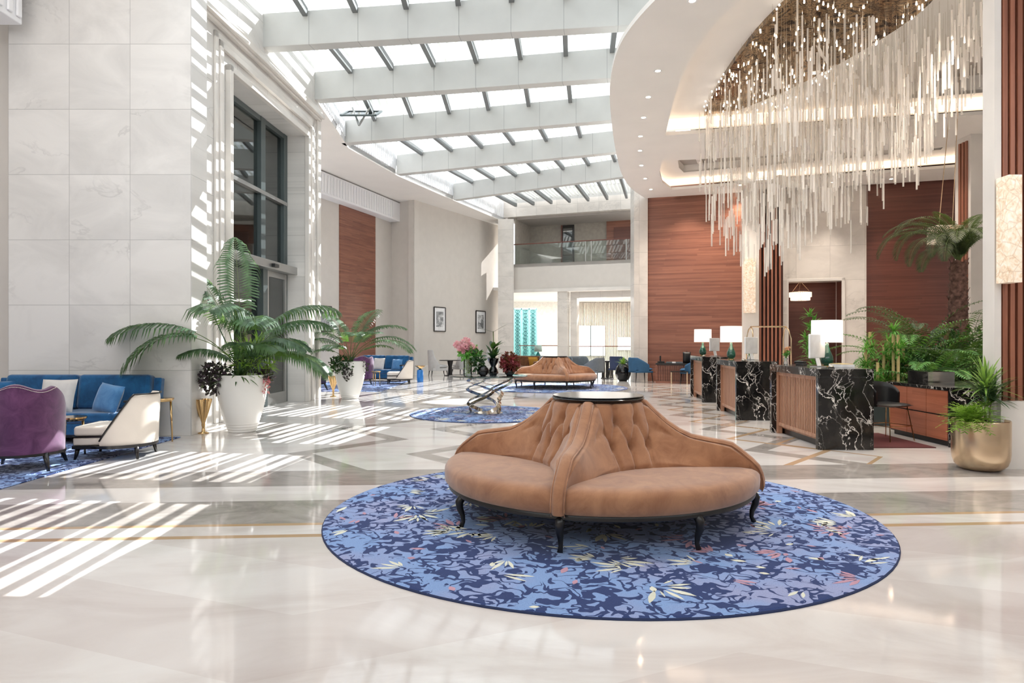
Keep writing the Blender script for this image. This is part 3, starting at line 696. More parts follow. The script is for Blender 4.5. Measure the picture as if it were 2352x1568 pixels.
def plum_chair(loc,rz,label,group=None,m=None):
    m=m or M_purple; t=thing('wing_armchair',label,'chair',loc,rz,group)
    top=lambda s: .60+.36*min(1,max(0,(1-abs(s))/.45))**.6 + .035*math.cos(s*9.5)*(1 if abs(s)<.55 else 0)
    b=shell(.40,.085,.20,top,R(112),.12,.98); b.build('backrest',m,t,smooth='auto')
    b=MB()
    for i in range(-34,35):
        s=i/62; a=s*R(112); z=top(s)-.02; k=1+.12*(z-.2); b.T=Matrix.Translation((math.sin(a)*.404*.98*(1+.048*(z-.2)),-math.cos(a)*.404*k,z)); b.lathe([(.001,-.005),(.006,0),(.001,.005)],6)
    b.T=None; b.build('nailhead_trim',M_chrome,t)
    cu=cushion(.60,.66,.20); 
    cu.build('seat_cushion',m,t,smooth=True,loc=(0,.06,.36)); b=MB(); b.box(-.30,.30,-.18,.38,.20,.32); b.build('seat_base',m,t,bevel=.03)
    b=MB(); b.lathe([(.37,.175),(.405,.175),(.405,.205),(.37,.205)],40,sq=1.0); b.build('base_rail',M_dark,t,smooth='auto')
    for x,y in ((-.26,-.28),(.26,-.28),(-.28,.33),(.28,.33)):
        b=MB(); tleg(b,x,y,0,.2,x*1.18,y*1.22,.034,.018); b.build('leg',M_dark,t,smooth=True)
    return t
def slant_chair(loc,rz,label,group=None):
    t=thing('barrel_armchair',label,'chair',loc,rz,group)
    top=lambda s: .82 if abs(s)<.52 else lerp(.82,.24,(abs(s)-.52)/.48)
    b=shell(.43,.05,.19,top,R(104),.10,.92); b.build('backrest',M_cream,t,smooth='auto')
    b=MB(); b.box(-.34,.34,-.15,.44,.19,.29); b.build('seat_base',M_cream,t,bevel=.02); b=MB(); b.box(-.345,.345,-.1,.445,.29,.305); b.build('dark_band',M_dark,t)
    b=MB(); b.box(-.33,.33,-.22,.44,.305,.43); b.build('seat_cushion',M_cream,t,bevel=.035)
    tr=R(104); pts=[]
    for i in range(41):
        s=-1+2*i/40; z=top(s); a=s*tr; k=1+.10*(z-.19); pts.append((math.sin(a)*.435*.92*(1+.04*(z-.19)),-math.cos(a)*.435*k,z+.006))
    b=MB(); b.tube(pts,.011,6); b.build('edge_trim',M_dark,t,smooth=True)
    b=MB(); b.lathe([(.39,.15),(.425,.15),(.43,.19),(.39,.19)],40,sq=1.0); b.box(-.36,.36,.0,.44,.15,.19); b.build('base_rail',M_dark,t,smooth='auto')
    for x,y in ((-.27,-.29),(.27,-.29),(-.31,.39),(.31,.39)):
        b=MB(); tleg(b,x,y,0,.16,x*1.08,y*1.08,.032,.016); b.build('leg',M_dark,t,smooth=True)
    return t
def tub_chair(loc,rz,label,m,metal,h=.78,group=None,name='tub_chair'):
    t=thing(name,label,'chair',loc,rz,group)
    top=lambda s: h-.02 if abs(s)<.45 else lerp(h-.02,.56,(abs(s)-.45)/.55)
    shell(.36,.05,.36,top,R(120),.15,.95).build('backrest',m,t,smooth='auto'); cushion(.60,.58,.14).build('seat_cushion',m,t,smooth=True,loc=(0,.03,.42)); b=MB(); b.box(-.3,.3,-.28,.32,.31,.37); b.build('seat_base',m,t,bevel=.02)
    for x,y in ((-.25,-.25),(.25,-.25),(-.26,.28),(.26,.28)):
        b=MB(); tleg(b,x,y,0,.33,x*1.12,y*1.12,.02,.011); b.build('leg',metal,t,smooth=True)
    return t
def wing_chair(loc,rz,label,group=None):
    t=thing('wing_chair',label,'chair',loc,rz,group)
    top=lambda s: 1.12 if abs(s)<.5 else lerp(1.12,.5,((abs(s)-.5)/.5)**.7)
    shell(.36,.07,.24,top,R(100),.12,.9).build('backrest',M_lightgrey,t,smooth='auto'); cushion(.62,.66,.16).build('seat_cushion',M_lightgrey,t,smooth=True,loc=(0,.12,.42)); b=MB(); b.box(-.31,.31,-.25,.44,.24,.35); b.build('seat_base',M_lightgrey,t,bevel=.02)
    for x,y in ((-.26,-.26),(.26,-.26),(-.28,.38),(.28,.38)):
        b=MB(); tleg(b,x,y,0,.24,x*1.12,y*1.12,.026,.014); b.build('leg',M_dark,t,smooth=True)
    return t
def big_sofa(loc,rz,label,L=2.45,group=None):
    t=thing('blue_sofa',label,'sofa',loc,rz,group); h=L/2
    b=MB(); b.box(-h+.1,h-.1,-.42,.42,.13,.30); b.build('sofa_base',M_blue,t,bevel=.02); b=MB(); b.box(-h+.12,h-.12,-.38,.38,.09,.13); b.build('plinth',M_dark,t)
    for s in (-1,1):
        b=MB(); b.box(-h/2+.06,h/2-.06,-.44,.24,-.07,.08); b.build('seat_cushion',M_blue,t,bevel=.04,loc=(s*(h-.1)/2,0,.37))
        b=MB(); b.T=Matrix.Rotation(R(-9),4,'X'); b.box(-h/2+.055,h/2-.055,-.10,.12,-.27,.27); b.build('back_cushion',M_blue,t,bevel=.06,loc=(s*(h-.1)/2,.32,.70))
        b=MB(); b.box(-.05,.05,-.43,.30,.13,.60); b.build('arm',M_blue,t,bevel=.02,loc=(s*(h-.06),0,0))
        b=MB(); b.box(-.055,.055,-.45,.32,.60,.635); b.build('arm_rail',M_dark,t,bevel=.01,loc=(s*(h-.06),0,0))
        b=MB(); b.T=Matrix.Rotation(R(-9),4,'X'); b.box(-.06,.06,-.06,.06,.0,.36); b.build('wing_panel',M_blue,t,bevel=.02,loc=(s*(h-.03),.34,.56))
        for y in (-.36,.38):
            b=MB(); tleg(b,s*(h-.14),y,0,.13,s*(h-.12),y,.028,.02); b.build('leg',M_dark,t,smooth=True)
    return t
def pillow(loc,rot,label,m,s=.45,group=None):
    o=cushion(s,s,.17,14,3.0,.10).build('throw_pillow',m,smooth=True,loc=loc); o.rotation_euler=rot; return tag(o,label,'pillow',group)
def side_table(loc,label,r=.22,h=.5,m=None):
    m=m or M_gold; t=thing('side_table',label,'table',loc); b=MB(); b.lathe([(.001,h-.05),(r*.86,h-.05),(r,h-.02),(r,h),(.001,h)],32); b.build('table_top',m,t,smooth='auto')
    for k in range(3):
        a=k*2*PI/3+.5; b=MB(); b.tube([(r*.72*math.cos(a),r*.72*math.sin(a),h-.04),(r*.85*math.cos(a),r*.85*math.sin(a),0)],[.017,.012],8); b.build('leg',m,t,smooth=True)
    return t
def fluted_stand(loc,label,h=.56,r=.115):
    """slim trumpet of polished gold petals on a stem"""
    t=thing('gold_trumpet_table',label,'table',loc); b=MB(); rows=[]
    for rr,z in ((.085,0),(.085,.012),(.03,.03),(.022,.10),(.03,.14),(.026,.17),(.045,.24),(.075,.34),(.10,.44),(.118,.52),(.125,h)):
        rows.append([(rr*(1+.16*math.cos(8*a)*min(1,z/.3))*math.cos(a),rr*(1+.16*math.cos(8*a)*min(1,z/.3))*math.sin(a),z) for a in [2*PI*k/64 for k in range(64)]])
    ids=b.grid(rows,closeu=True); b.face(ids[0][::-1]); b.build('fluted_stem',M_gold,t,smooth=True)
    b=MB(); b.lathe([(.001,h-.03),(r,h-.03),(r,h-.018),(.001,h-.018)],32); b.build('table_top',M_gold,t,smooth='auto'); return t
def seating_rug(x0,x1,y0,y1,label):
    b=MB(); b.box(x0,x1,y0,y1,0,.014); tag(b.build('rectangular_rug',M_rug,bevel=.006),label,'rug')
seating_rug(-9.5,-5.18,5.4,10.55,'rectangular blue patterned rug under the blue sofa by the stone pier')
Z0=.014
big_sofa((-6.72,10.18,Z0),0,'blue velvet sofa with dark arm rails against the stone pier')
pillow((-6.72,9.98,.70),(R(72),0,R(4)),'square pale grey pillow leaning on the blue sofa by the pier',M_pillow,.50)
pillow((-5.95,9.95,.66),(R(72),R(8),R(-16)),'light blue pillow beside the right arm of the blue sofa by the pier',M_bluelt,.43)
pillow((-7.62,9.98,.70),(R(72),0,R(10)),'dark blue pillow at the left end of the blue sofa',M_blue,.45)
plum_chair((-5.72,7.93,Z0),R(22),'plum purple velvet wing armchair seen from behind, cut by the left edge')
slant_chair((-5.12,8.86,0.0),R(97),'cream leather barrel armchair with dark slanted trim facing the blue sofa')
side_table((-5.79,8.85,Z0),'small round gold side table beside the near purple armchair',.19,.5)
side_table((-5.22,10.05,0),'small round gold table at the right end of the near blue sofa',.17,.66,M_gold)
fluted_stand((-5.04,11.02-.0,0),'gold fluted trumpet table standing beside the big white planter')
# ---------------- reception desks ----------------
def desk(x0,y0,rz,label,L=1.86,Wd=.76,H=1.12):
    t=thing('reception_desk',label,'desk',(x0,y0,0),rz)   # local +y away from the viewer, +x to the right
    bx(0,Wd,0,.085,0,H-.11).build('end_panel',M_nero,t,bevel=.004); bx(0,Wd,L-.085,L,0,H-.11).build('end_panel',M_nero,t,bevel=.004)
    bx(0,Wd,0,L,H-.11,H).build('counter_top',M_nero,t,bevel=.004)
    bx(.14,.20,.085,L-.085,.09,H-.11).build('front_board',M_deskfin,t)
    b=MB(); b.box(.07,.14,.10,.155,.0,H-.11); b.box(.07,.14,L-.18,L-.10,0,H-.11); b.box(.08,.14,.155,L-.18,H-.17,H-.11); b.box(.08,.14,.155,L-.18,.13,.18); b.build('slat_frame',M_deskfin,t,bevel=.003)
    b=MB(); n=int((L-.34)/.062)
    for k in range(n): b.box(.09,.13,.17+k*.062,.17+k*.062+.034,.18,H-.17)
    b.build('slat_panel',M_deskfin,t)
    bx(.16,.24,.12,L-.12,0,.10).build('plinth',M_dark,t); return t
desk(4.24,9.34,R(-1.2),'nearest reception desk, black veined marble with slatted timber front')
desk(4.27,12.85,R(-5.5),'middle reception desk of black marble and timber slats')
desk(4.68,16.6,R(-6),'farthest reception desk of black marble, partly hidden by the middle desk')
def lamp(loc,label,r=.225,h=.34,ht=.355):
    t=thing('table_lamp',label,'lamp',loc,0,None)
    b=MB(); b.lathe([(.001,0),(.075,0),(.075,.012),(.05,.02),(.001,.02)],32); b.build('lamp_base',M_gold,t,smooth='auto')
    b=MB(); b.lathe([(.045,.02),(.082,.05),(.092,.10),(.085,.15),(.062,.21),(.038,.26),(.026,.31),(.024,ht),(.001,ht)],32); b.build('lamp_body',M_gglass,t,smooth=True)
    b=MB(); b.lathe([(.012,ht),(.012,ht+.06),(.001,ht+.06)],12); b.build('socket',M_gold,t)
    b=MB(); n=48; rows=[[(rr*math.cos(2*PI*k/n),rr*math.sin(2*PI*k/n),z) for k in range(n)] for rr,z in ((r,ht+.01),(r*.985,ht+.01+h),(r*.975,ht+.01+h),(r*.99,ht+.01))]; b.grid(rows,closeu=True,closev=True); b.build('lamp_shade',M_shade,t,smooth='auto')
    l=bpy.data.lights.new('lamp_bulb','POINT'); l.energy=4; l.color=(1,.86,.7); l.shadow_soft_size=.04; o=bpy.data.objects.new('lamp_bulb',l); S.collection.objects.link(o); o.location=(loc[0],loc[1],loc[2]+ht+.18); return t
lamp((4.83,10.35,1.12),'big white shaded lamp with green glass body on the nearest desk')
lamp((4.66,14.35,1.12),'white shaded lamp with green glass body on the middle desk')
lamp((5.09,18.0,1.12),'white shaded lamp with green glass body on the farthest desk')
def monitor(loc,rz,label,w=.5,h=.32):
    t=thing('monitor',label,'monitor',loc,rz); b=MB(); b.box(-w/2,w/2,-.02,.01,.13,.13+h); b.build('screen_housing',M_whitep,t,bevel=.012); bx(-w/2+.02,w/2-.02,.01,.012,.15,.11+h).build('screen',M_black,t)
    b=MB(); b.poly([(-.10,-.11,.008),(.10,-.11,.008),(.10,.06,.008),(-.10,.06,.008)]); b.box(-.10,.10,-.11,.06,0,.008); b.T=Matrix.Rotation(R(-14),4,'X'); b.box(-.06,.06,-.05,-.035,0,.32); b.build('stand',M_whitep,t,bevel=.004); return t
monitor((4.58,10.15,1.12),R(42),'white desktop monitor behind the lamp on the nearest desk',.52,.36)
monitor((4.92,13.9,1.12),R(42),'white desktop monitor on the middle desk',.50,.34)
monitor((5.26,17.55,1.12),R(42),'white desktop monitor on the farthest desk beside its lamp',.46,.34)
def vase_flowers(loc,label,pet,n=9,s=.12):
    t=thing('flower_vase',label,'vase',loc); b=MB(); b.lathe([(.001,0),(.03,0),(.036,.03),(.026,.07),(.034,.11),(.03,.11)],20); b.build('vase',glassm('vase_glass',(.9,.93,.95,1),.15),t,smooth=True)
    b=MB(); g=MB(); r=random.Random(4)
    for k in range(n):
        a=r.random()*6.28; q=r.random()*s; z=.17+r.random()*.12; x,y=q*math.cos(a),q*math.sin(a); g.tube([(0,0,.06),(x*.5,y*.5,.14),(x,y,z)],.003,5)
        for j in range(14):
            d=Vector((r.gauss(0,1),r.gauss(0,1),r.gauss(.4,1))).normalized(); e=d.orthogonal().normalized(); c=Vector((x,y,z)); b.poly([c,c+d*.02+e*.013,c+d*.036,c+d*.02-e*.013])
        for j in range(8):
            d=Vector((r.gauss(0,1),r.gauss(0,1),r.gauss(-.1,.6))).normalized(); e=d.orthogonal().normalized(); c=Vector((x*.8,y*.8,z-.04)); g.poly([c,c+d*.03+e*.012,c+d*.06,c+d*.03-e*.012])
    b.build('blossoms',pet,t); g.build('stems_and_leaves',M_bam,t); return t
vase_flowers((4.46,11.0,1.12),'small glass vase of pink and green flowers on the nearest desk',leafm('salmon_petal',C(205,130,110),C(232,176,150)))
vase_flowers((4.95,14.1,1.12),'leafy little flower arrangement beside the lamp on the middle desk',leafm('rust_petal',C(120,90,50),C(150,60,40)),8,.14)
def clutter(name,label,cat,loc,rz,parts):
    t=thing(name,label,cat,loc,rz)
    for nm,box,m,bv in parts: bx(*box).build(nm,m,t,bevel=bv)
    return t
clutter('card_terminal','black card terminal standing on the nearest desk beside the vase','payment terminal',(4.58,10.72,1.12),R(35),[('terminal_body',(-.05,.05,-.08,.08,.03,.07),M_black,.012),('screen',(-.035,.035,0,.065,.07,.072),M_slate,0),('base',(-.06,.06,-.09,.05,0,.03),M_black,.01)])
clutter('desk_bell','small silver reception bell on the nearest desk in front of the lamp','bell',(4.55,9.62,1.12),0,[('bell_base',(-.035,.035,-.035,.035,0,.012),M_dark,.004)])
b=MB(); b.lathe([(.036,.012),(.034,.028),(.02,.042),(.004,.046),(.004,.056),(.001,.057)],20); b.build('bell_dome',M_chrome,bpy.data.objects['desk_bell'],smooth=True)
for i,(x,y,l) in enumerate(((4.48,13.05,'middle'),(4.78,16.8,'farthest'))):
    t=thing('desk_bell','small silver reception bell on the near corner of the %s desk'%l,'bell',(x,y,1.12)); b=MB(); b.lathe([(.001,0),(.036,0),(.036,.028),(.02,.042),(.004,.046),(.004,.056),(.001,.057)],20); b.build('bell_dome',M_chrome,t,smooth=True); bx(-.04,.04,-.04,.04,-.0,.006).build('bell_base',M_dark,t)
clutter('paper_stack','low stack of white papers beside the lamp on the nearest desk','papers',(4.86,9.95,1.12),R(10),[('paper_sheets',(-.105,.105,-.15,.15,0,.045),M_whitep,.002),('top_folder',(-.1,.09,-.13,.14,.045,.055),mat('beige_folder',C(190,170,120)),0)])
# ---------------- low back cabinet with drawers ----------------
t=thing('drawer_cabinet','low timber drawer cabinet with black marble top behind the desks','cabinet',(6.19,9.58,0),R(0))
bx(0.03,.70,.0,1.50,.06,.80).build('cabinet_body',M_dark,t); bx(.06,.66,.05,1.45,0,.06).build('plinth',M_black,t)
bx(-.01,1.4,-.03,1.56,.80,.845).build('marble_top',M_nero,t,bevel=.004); bx(0.0,.72,-.03,.0,0,.80).build('end_panel',M_nero,t,bevel=.003)
for r_ in range(2):
    for c_ in range(3): bx(0.0,.03,.02+c_*.493,.02+c_*.493+.482,.085+r_*.365,.085+r_*.365+.345).build('drawer_front',M_drawer,t,bevel=.003)
bx(.72,1.38,.3,1.5,0,.80).build('rear_body',M_dark,t)
t=thing('acrylic_box','clear acrylic box on the marble cabinet top in front of the ferns','box',(6.42,10.35,.845),0)
b=MB(); b.box(-.2,.2,-.26,.26,0,.006); b.box(-.2,.2,-.26,-.254,0,.20); b.box(-.2,.2,.254,.26,0,.20); b.box(-.2,-.194,-.26,.26,0,.20); b.box(.194,.2,-.26,.26,0,.20); b.build('box_walls',glassm('acrylic',(.97,.98,.98,1),.22,.05),t)
for k in range(3): bx(-.19,.19,-.25,.25,.06+k*.05,.066+k*.05).build('divider',M_glass,t)
bx(-.55,.55,-.75,.75,0,.012).build('floor_mat',M_mat,loc=(5.42,10.25,0)); tag(bpy.data.objects['floor_mat'],'dark red floor mat behind the nearest reception desk','mat')
# counter chair with slim gold legs
t=thing('counter_chair','black leather counter chair with thin gold legs behind the nearest desk','chair',(5.72,10.3,.012),R(200))
shell(.24,.03,.50,lambda s:.86-.14*abs(s)**3,R(95),.25,1.0).build('backrest',M_black,t,smooth='auto'); cushion(.48,.46,.07).build('seat',M_black,t,smooth=True,loc=(0,.03,.53))
for x,y in ((-.18,-.17),(.18,-.17),(-.18,.2),(.18,.2)):
    b=MB(); b.tube([(x,y,.51),(x*1.35,y*1.35,0)],.007,6); b.build('leg',M_gold,t)
b=MB(); b.tube([(-.225,-.21,.22),(.225,-.21,.22),(.225,.25,.22),(-.225,.25,.22),(-.225,-.21,.22)],.006,6); b.build('foot_ring',M_gold,t)
# planter bed behind
b=MB(); b.box(6.3,11.8,12.0,15.2,0,.42); t=tag(b.build('planter_bed',M_frame,bevel=.01),'long dark planter box holding the indoor jungle by the right wall','planter')
bx(6.35,11.75,12.05,15.15,.42,.44).build('soil',M_soil,t)
b=MB(); b.box(5.6,6.12,11.6,12.6,0,.55); b.build('dark_cabinet',mat('dark_slate_panel',C(44,50,58),.4),loc=(0,0,0)); tag(bpy.data.objects['dark_cabinet'],'dark slate low cupboard seen behind the counter chair','cupboard')
# ---------------- plants ----------------
def frond(parent,p0,az,L,e0,e1,ll=.34,n=34,wd=.018,m=None,bare=.35,drp=.5,stem=.008,seed=0,name='frond',fan=1.0,twist=0.0):
    """arching feather leaf; e0,e1 start and end elevation in degrees"""
    r=random.Random(seed); b=MB(); P=[Vector(p0)]; N=26; d_=Vector((math.cos(az),math.sin(az),0))
    for i in range(N):
        s=i/(N-1); e=R(lerp(e0,e1,s**1.3)); P.append(P[-1]+(d_*math.cos(e)+Vector((0,0,1))*math.sin(e))*(L/N))
    b.mi=1; b.tube(P,[lerp(stem,.002,(i/N)**.8) for i in range(N+1)],6); b.mi=0
    side=Vector((-d_.y,d_.x,0)); side=(side*math.cos(twist)+Vector((0,0,1))*math.sin(twist))
    for k in range(n):
        s=bare+(1-bare)*(k+.5)/n; i=min(N-1,int(s*N)); f=s*N-i; p=P[i].lerp(P[i+1],f); tn=(P[i+1]-P[i]).normalized(); up=side.cross(tn).normalized()
        if up.z<0 and abs(twist)<.8: up=-up
        w=math.sin(PI*min(1,(s-bare)/(1-bare)*.86+.14))**.6; l=ll*w*r.uniform(.88,1.08)
        for sg in (-1,1):
            q=(side*sg*fan+tn*lerp(.35,1.1,(s-bare)/(1-bare))+up*.28).normalized(); wv=tn.cross(q).cross(q).normalized()*wd if True else tn*wd
            wv=(tn-q*tn.dot(q)).normalized()*wd
            a=p+q*l*.45+Vector((0,0,-drp*l*.10)); c=p+q*l*.8+Vector((0,0,-drp*l*.42)); e=p+q*l*.95+Vector((0,0,-drp*l*.85))
            i0=b.av(p); i1=b.av(a+wv*.5); i2=b.av(a-wv*.5); i3=b.av(c+wv*.32); i4=b.av(c-wv*.32); i5=b.av(e)
            b.face((i0,i1,i2)); b.face((i1,i3,i4,i2)); b.face((i3,i5,i4))
    return b.build(name,[m or M_palm,M_stem],parent)
def bush(parent,c,rad,n,ll,wd,m,seed=0,name='foliage',zsq=.8,out=.6):
    r=random.Random(seed); b=MB(); c=Vector(c)
    for k in range(n):
        d=Vector((r.gauss(0,1),r.gauss(0,1),r.gauss(0,1))).normalized(); q=r.random()**.4; p=c+Vector((d.x*rad[0],d.y*rad[1],d.z*rad[2]))*q
        e=(d*out+Vector((r.gauss(0,.5),r.gauss(0,.5),r.gauss(.1,.5)))).normalized(); w=e.orthogonal().normalized(); w=(w*math.cos(k)+e.cross(w)*math.sin(k)); l=ll*r.uniform(.6,1.2)
        b.poly([p,p+e*l*.4+w*wd,p+e*l,p+e*l*.4-w*wd])
    return b.build(name,m,parent)
def spray(parent,c,n,L,m,seed,name='blades',wd=.02,e0=(20,80),drop=45,hemi=(0,6.28)):
    """blades springing from one point"""
    r=random.Random(seed); b=MB()
    for k in range(n):
        az=r.uniform(*hemi); el=r.uniform(*e0); l=L*r.uniform(.65,1.1); d_=Vector((math.cos(az),math.sin(az),0)); sd=Vector((-d_.y,d_.x,0)); p=Vector(c)+Vector((r.uniform(-.02,.02),r.uniform(-.02,.02),0)); rows=[]
        for i in range(6):
            s=i/5; e=R(el-drop*s); w=wd*math.sin(PI*(.12+.88*s))**.7; rows.append((p-sd*w,p+sd*w)); p=p+(d_*math.cos(e)+Vector((0,0,1))*math.sin(e))*l/5
        b.grid([list(x) for x in rows])
    return b.build(name,m,parent)
def white_pot(parent,h=.93,R1=.41,R0=.205,m=None):
    prof=[(.001,0),(R0,0)]
    for i in range(1,23):
        s=i/22; r=lerp(R0,R1,1-(1-s)**1.9)*(1-.03*max(0,s-.8)/.2); prof.append((r,h*(s-.5/22)-0.004)); prof.append((r-.002,h*s-.008 if i<22 else h*s))
    prof+=[(R1-.04,h),(R1-.05,h-.06)]
    b=MB(); b.lathe(prof,64); b.build('planter',m or M_pot,parent,smooth='auto'); b=MB(); b.lathe([(.001,h-.05),(R1-.045,h-.05)],40); b.build('soil',M_soil,parent)
A=R
# big kentia palm by the entrance
t=thing('potted_kentia_palm','tall kentia palm in a big white ribbed planter beside the stone pier','plant',(-4.50,11.25,0))
white_pot(t,.95)
FR=[ # azimuth, length, e0, e1, leaflet, twist
 (206,2.3,58,-30,.60,0),(214,2.2,60,-64,.58,.2),(120,2.6,80,60,.52,0),(165,2.3,80,35,.42,0),(275,2.1,84,-25,.62,.0),(300,1.9,82,-30,.58,.0),(20,2.2,80,-20,.55,0),(5,1.9,74,-25,.5,0),
 (340,1.6,66,-40,.46,0),(320,1.4,58,-25,.42,0),(15,1.6,50,-55,.44,0),(350,1.75,44,-50,.46,0),(60,1.5,70,0,.42,0),(285,1.2,62,-10,.4,0),(215,1.2,60,-30,.36,0),(30,1.3,60,-10,.4,0)]
for i,(az,L,e0,e1,ll,tw) in enumerate(FR): frond(t,(.05*math.cos(i),.05*math.sin(i),.90),A(az),L,e0,e1,ll,30,.052,M_palm,.45 if L>1.7 else .3,.8,.011,i,twist=tw)
b=MB(); b.tube([(0,0,.9),(-.45,-.02,1.9),(-.72,-.02,2.62),(-.80,-.02,2.86)],[.010,.009,.006,.001],6); b.build('spear_leaf',M_palm,t)
spray(t,(.0,-.15,.92),26,.55,M_palm,5,'fan_leaf',.016,(-5,60),40,(3.6,6.0))
bush(t,(-.36,-.20,.90),(.30,.22,.26),520,.075,.028,M_purpleaf,2,'trailing_purple_foliage')
bush(t,(.36,.05,.92),(.16,.18,.14),160,.075,.028,M_purpleaf,3,'trailing_purple_foliage')
bush(t,(.42,-.08,.80),(.06,.08,.18),60,.06,.02,leafm('pink_blossom',C(200,90,120),C(240,150,170)),6,'pink_blossoms')
bush(t,(.18,.0,1.25),(.36,.3,.35),260,.24,.012,M_fern,12,'inner_leaves')
# second palm
t=thing('potted_kentia_palm','kentia palm in a white ribbed planter farther back past the entrance','plant',(-4.26,17.75,0))
white_pot(t,.98)
FR=[(175,1.45,72,-10,.45,0),(190,1.3,66,-20,.4,.2),(150,1.7,82,20,.45,0),(20,2.0,70,-20,.5,0),(5,2.1,58,-50,.5,0),(345,2.0,52,-45,.46,0),(60,1.9,80,20,.5,0),(320,1.5,70,-10,.42,0),(290,1.5,76,-20,.5,0),(250,1.2,60,-30,.36,0),(10,1.3,50,-20,.36,0),(200,1.2,50,-40,.36,0),(30,1.6,76,0,.45,0)]
for i,(az,L,e0,e1,ll,tw) in enumerate(FR): frond(t,(.05*math.cos(i),.05*math.sin(i),.93),A(az),L,e0,e1,ll,26,.05,M_palm,.4,.5,.011,i+40,twist=tw)
bush(t,(-.15,-.32,.90),(.33,.22,.24),460,.085,.030,M_dkgreen,4,'trailing_foliage'); bush(t,(.02,-.42,.70),(.12,.08,.22),90,.08,.028,M_purpleaf,5,'trailing_purple_foliage'); bush(t,(.40,-.05,.85),(.10,.1,.22),70,.07,.02,M_purpleaf,8,'trailing_purple_foliage')
# gold pot on the right
t=thing('potted_dracaena','spiky dracaena and bright green fern in a brushed gold round pot','plant',(5.62,8.12-.0,0)); t.location=(5.50,7.92,0)
b=MB(); b.lathe([(.001,.0),(.16,.0),(.22,.02),(.265,.065),(.288,.13),(.295,.2),(.297,.57),(.292,.585),(.284,.575),(.283,.52)],64); b.build('pot',M_brass,t,smooth=True); b=MB(); b.lathe([(.001,.53),(.285,.53)],32); b.build('soil',M_soil,t)
r=random.Random(8)
b=MB(); fm=MB()
for k in range(150):
    az=r.uniform(0,6.28); el=r.uniform(15,85); l=r.uniform(.20,.36); p=Vector((-.16+r.uniform(-.05,.05),-.05+r.uniform(-.05,.05),.53)); d_=Vector((math.cos(az),math.sin(az),0)); pts=[p]
    for i in range(7): e=R(el-60*i/6); p=p+(d_*math.cos(e)+Vector((0,0,1))*math.sin(e))*l/7; pts.append(p)
    fm.mi=0
    for i in range(2,8):
        for sg in (-1,1):
            q=(Vector((-d_.y,d_.x,0))*sg+(pts[i]-pts[i-1]).normalized()*.8).normalized(); w=(pts[i]-pts[i-1]).normalized()*.006; fm.poly([pts[i]-w,pts[i]+q*.045-w,pts[i]+q*.055,pts[i]+q*.03+w*1.6,pts[i]+w])
    fm.tube(pts,.0022,4)
fm.build('fern',M_fern,t)
b=MB(); b.tube([(.08,.03,.53),(.075,.03,.75),(.08,.03,.98)],.014,8); b.tube([(.13,.05,.53),(.16,.05,.8)],.010,8); b.build('dracaena_stem',mat('pale_stem',C(150,140,120),.8),t,smooth=True)
for i,(x,z,L,n_) in enumerate(((.08,.95,.42,60),(.08,.86,.36,40),(.08,.74,.34,30),(.16,.80,.4,26))): spray(t,(x,.03,z),n_,L,M_palm if i%2 else leafm('light_blade',C(90,130,60),C(150,180,90)),20+i,'leaf_tuft',.013,(-10,88),35)
for az,L,el in ((5,.55,25),(355,.6,10),(2,.5,-5),(350,.5,-15),(20,.55,35)): spray(t,(.10,.03,.90),2,L,M_dkgreen,int(az*L*3),'long_blade',.012,(el-6,el+6),15,(R(az-12),R(az+12)))
# ---------------- indoor jungle on the right ----------------
r=random.Random(11)
def xy(px,y): return (xa(px,y),y)
for i,(px,top,y) in enumerate(((1988,800,12.5),(1998,762,12.9),(2030,792,12.6),(2052,766,12.4),(2016,832,12.3),(2040,775,12.9),(2063,768,12.25),(2075,800,12.8))):
    x=xa(px,y); z=za(top,y); h=z-.44
    t=thing('bamboo_plant','%s in the planter behind the counter chair'%['short bare bamboo cane at the left end','tall leafy bamboo, leftmost of the tall canes','mid height bamboo cane with drooping leaves','tall pale bamboo cane right of the middle','low thin bamboo cane in front','slender bamboo cane at the back','thickest bare bamboo cane, rightmost in front','bamboo half hidden behind the thick cane'][i],'bamboo',(x,y,.44))
    b=MB(); n=max(3,int(h/.16)); prof=[(.001,0)]
    for k in range(n):
        z0=h*k/n; z1=h*(k+1)/n; prof+=[(.030,z0),(.027,z0+.02),(.027,z1-.015),(.031,z1-.006)]
    prof.append((.001,h)); b.lathe(prof,12); b.build('cane',M_cane,t,smooth='auto')
    for k in range(5 if i not in (6,) else 2):
        zz=h*r.uniform(.25,1.05); spray(t,(0,0,zz),34,.26,M_bam,60+i*7+k,'leaf_tuft',.011,(-20,80),50)
def palmlet(px,y,z,n,L,m,label,seed,ll=.26,name='areca_palm',e=(45,85)):
    r=random.Random(seed); t=thing(name,label,'palm',(xa(px,y),y,.44)); L*=1.18
    for k in range(n):
        az=2*PI*k/n+r.uniform(-.3,.3); frond(t,(.04*math.cos(az),.04*math.sin(az),z-.44),az,L*r.uniform(.8,1.1),r.uniform(*e),r.uniform(-40,5),ll,24,.030,m,.25,.4,.008,seed*50+k)
    return t
M_lgreen=leafm('mid_green_leaf',C(44,104,52),C(98,156,78),.45,.3)
palmlet(2140,12.25,.44,15,1.35,M_lgreen,'bushy mid green areca palm right behind the acrylic box',1)
palmlet(2085,13.3,.60,12,1.7,M_lgreen,'green palm spreading above the bamboo canes',2)
palmlet(2160,13.6,.7,14,1.9,M_dkgreen,'dark leaved palm clump in the middle of the planter',3)
palmlet(2225,13.2,.6,14,2.0,M_dkgreen,'dark palm clump beside the right column',4)
palmlet(2200,12.4,.5,12,1.3,M_dkgreen,'low dark palm in front of the trunk palm',5)
palmlet(2110,14.3,.9,10,2.0,M_palm,'tall feathery palm at the back of the planter',6)
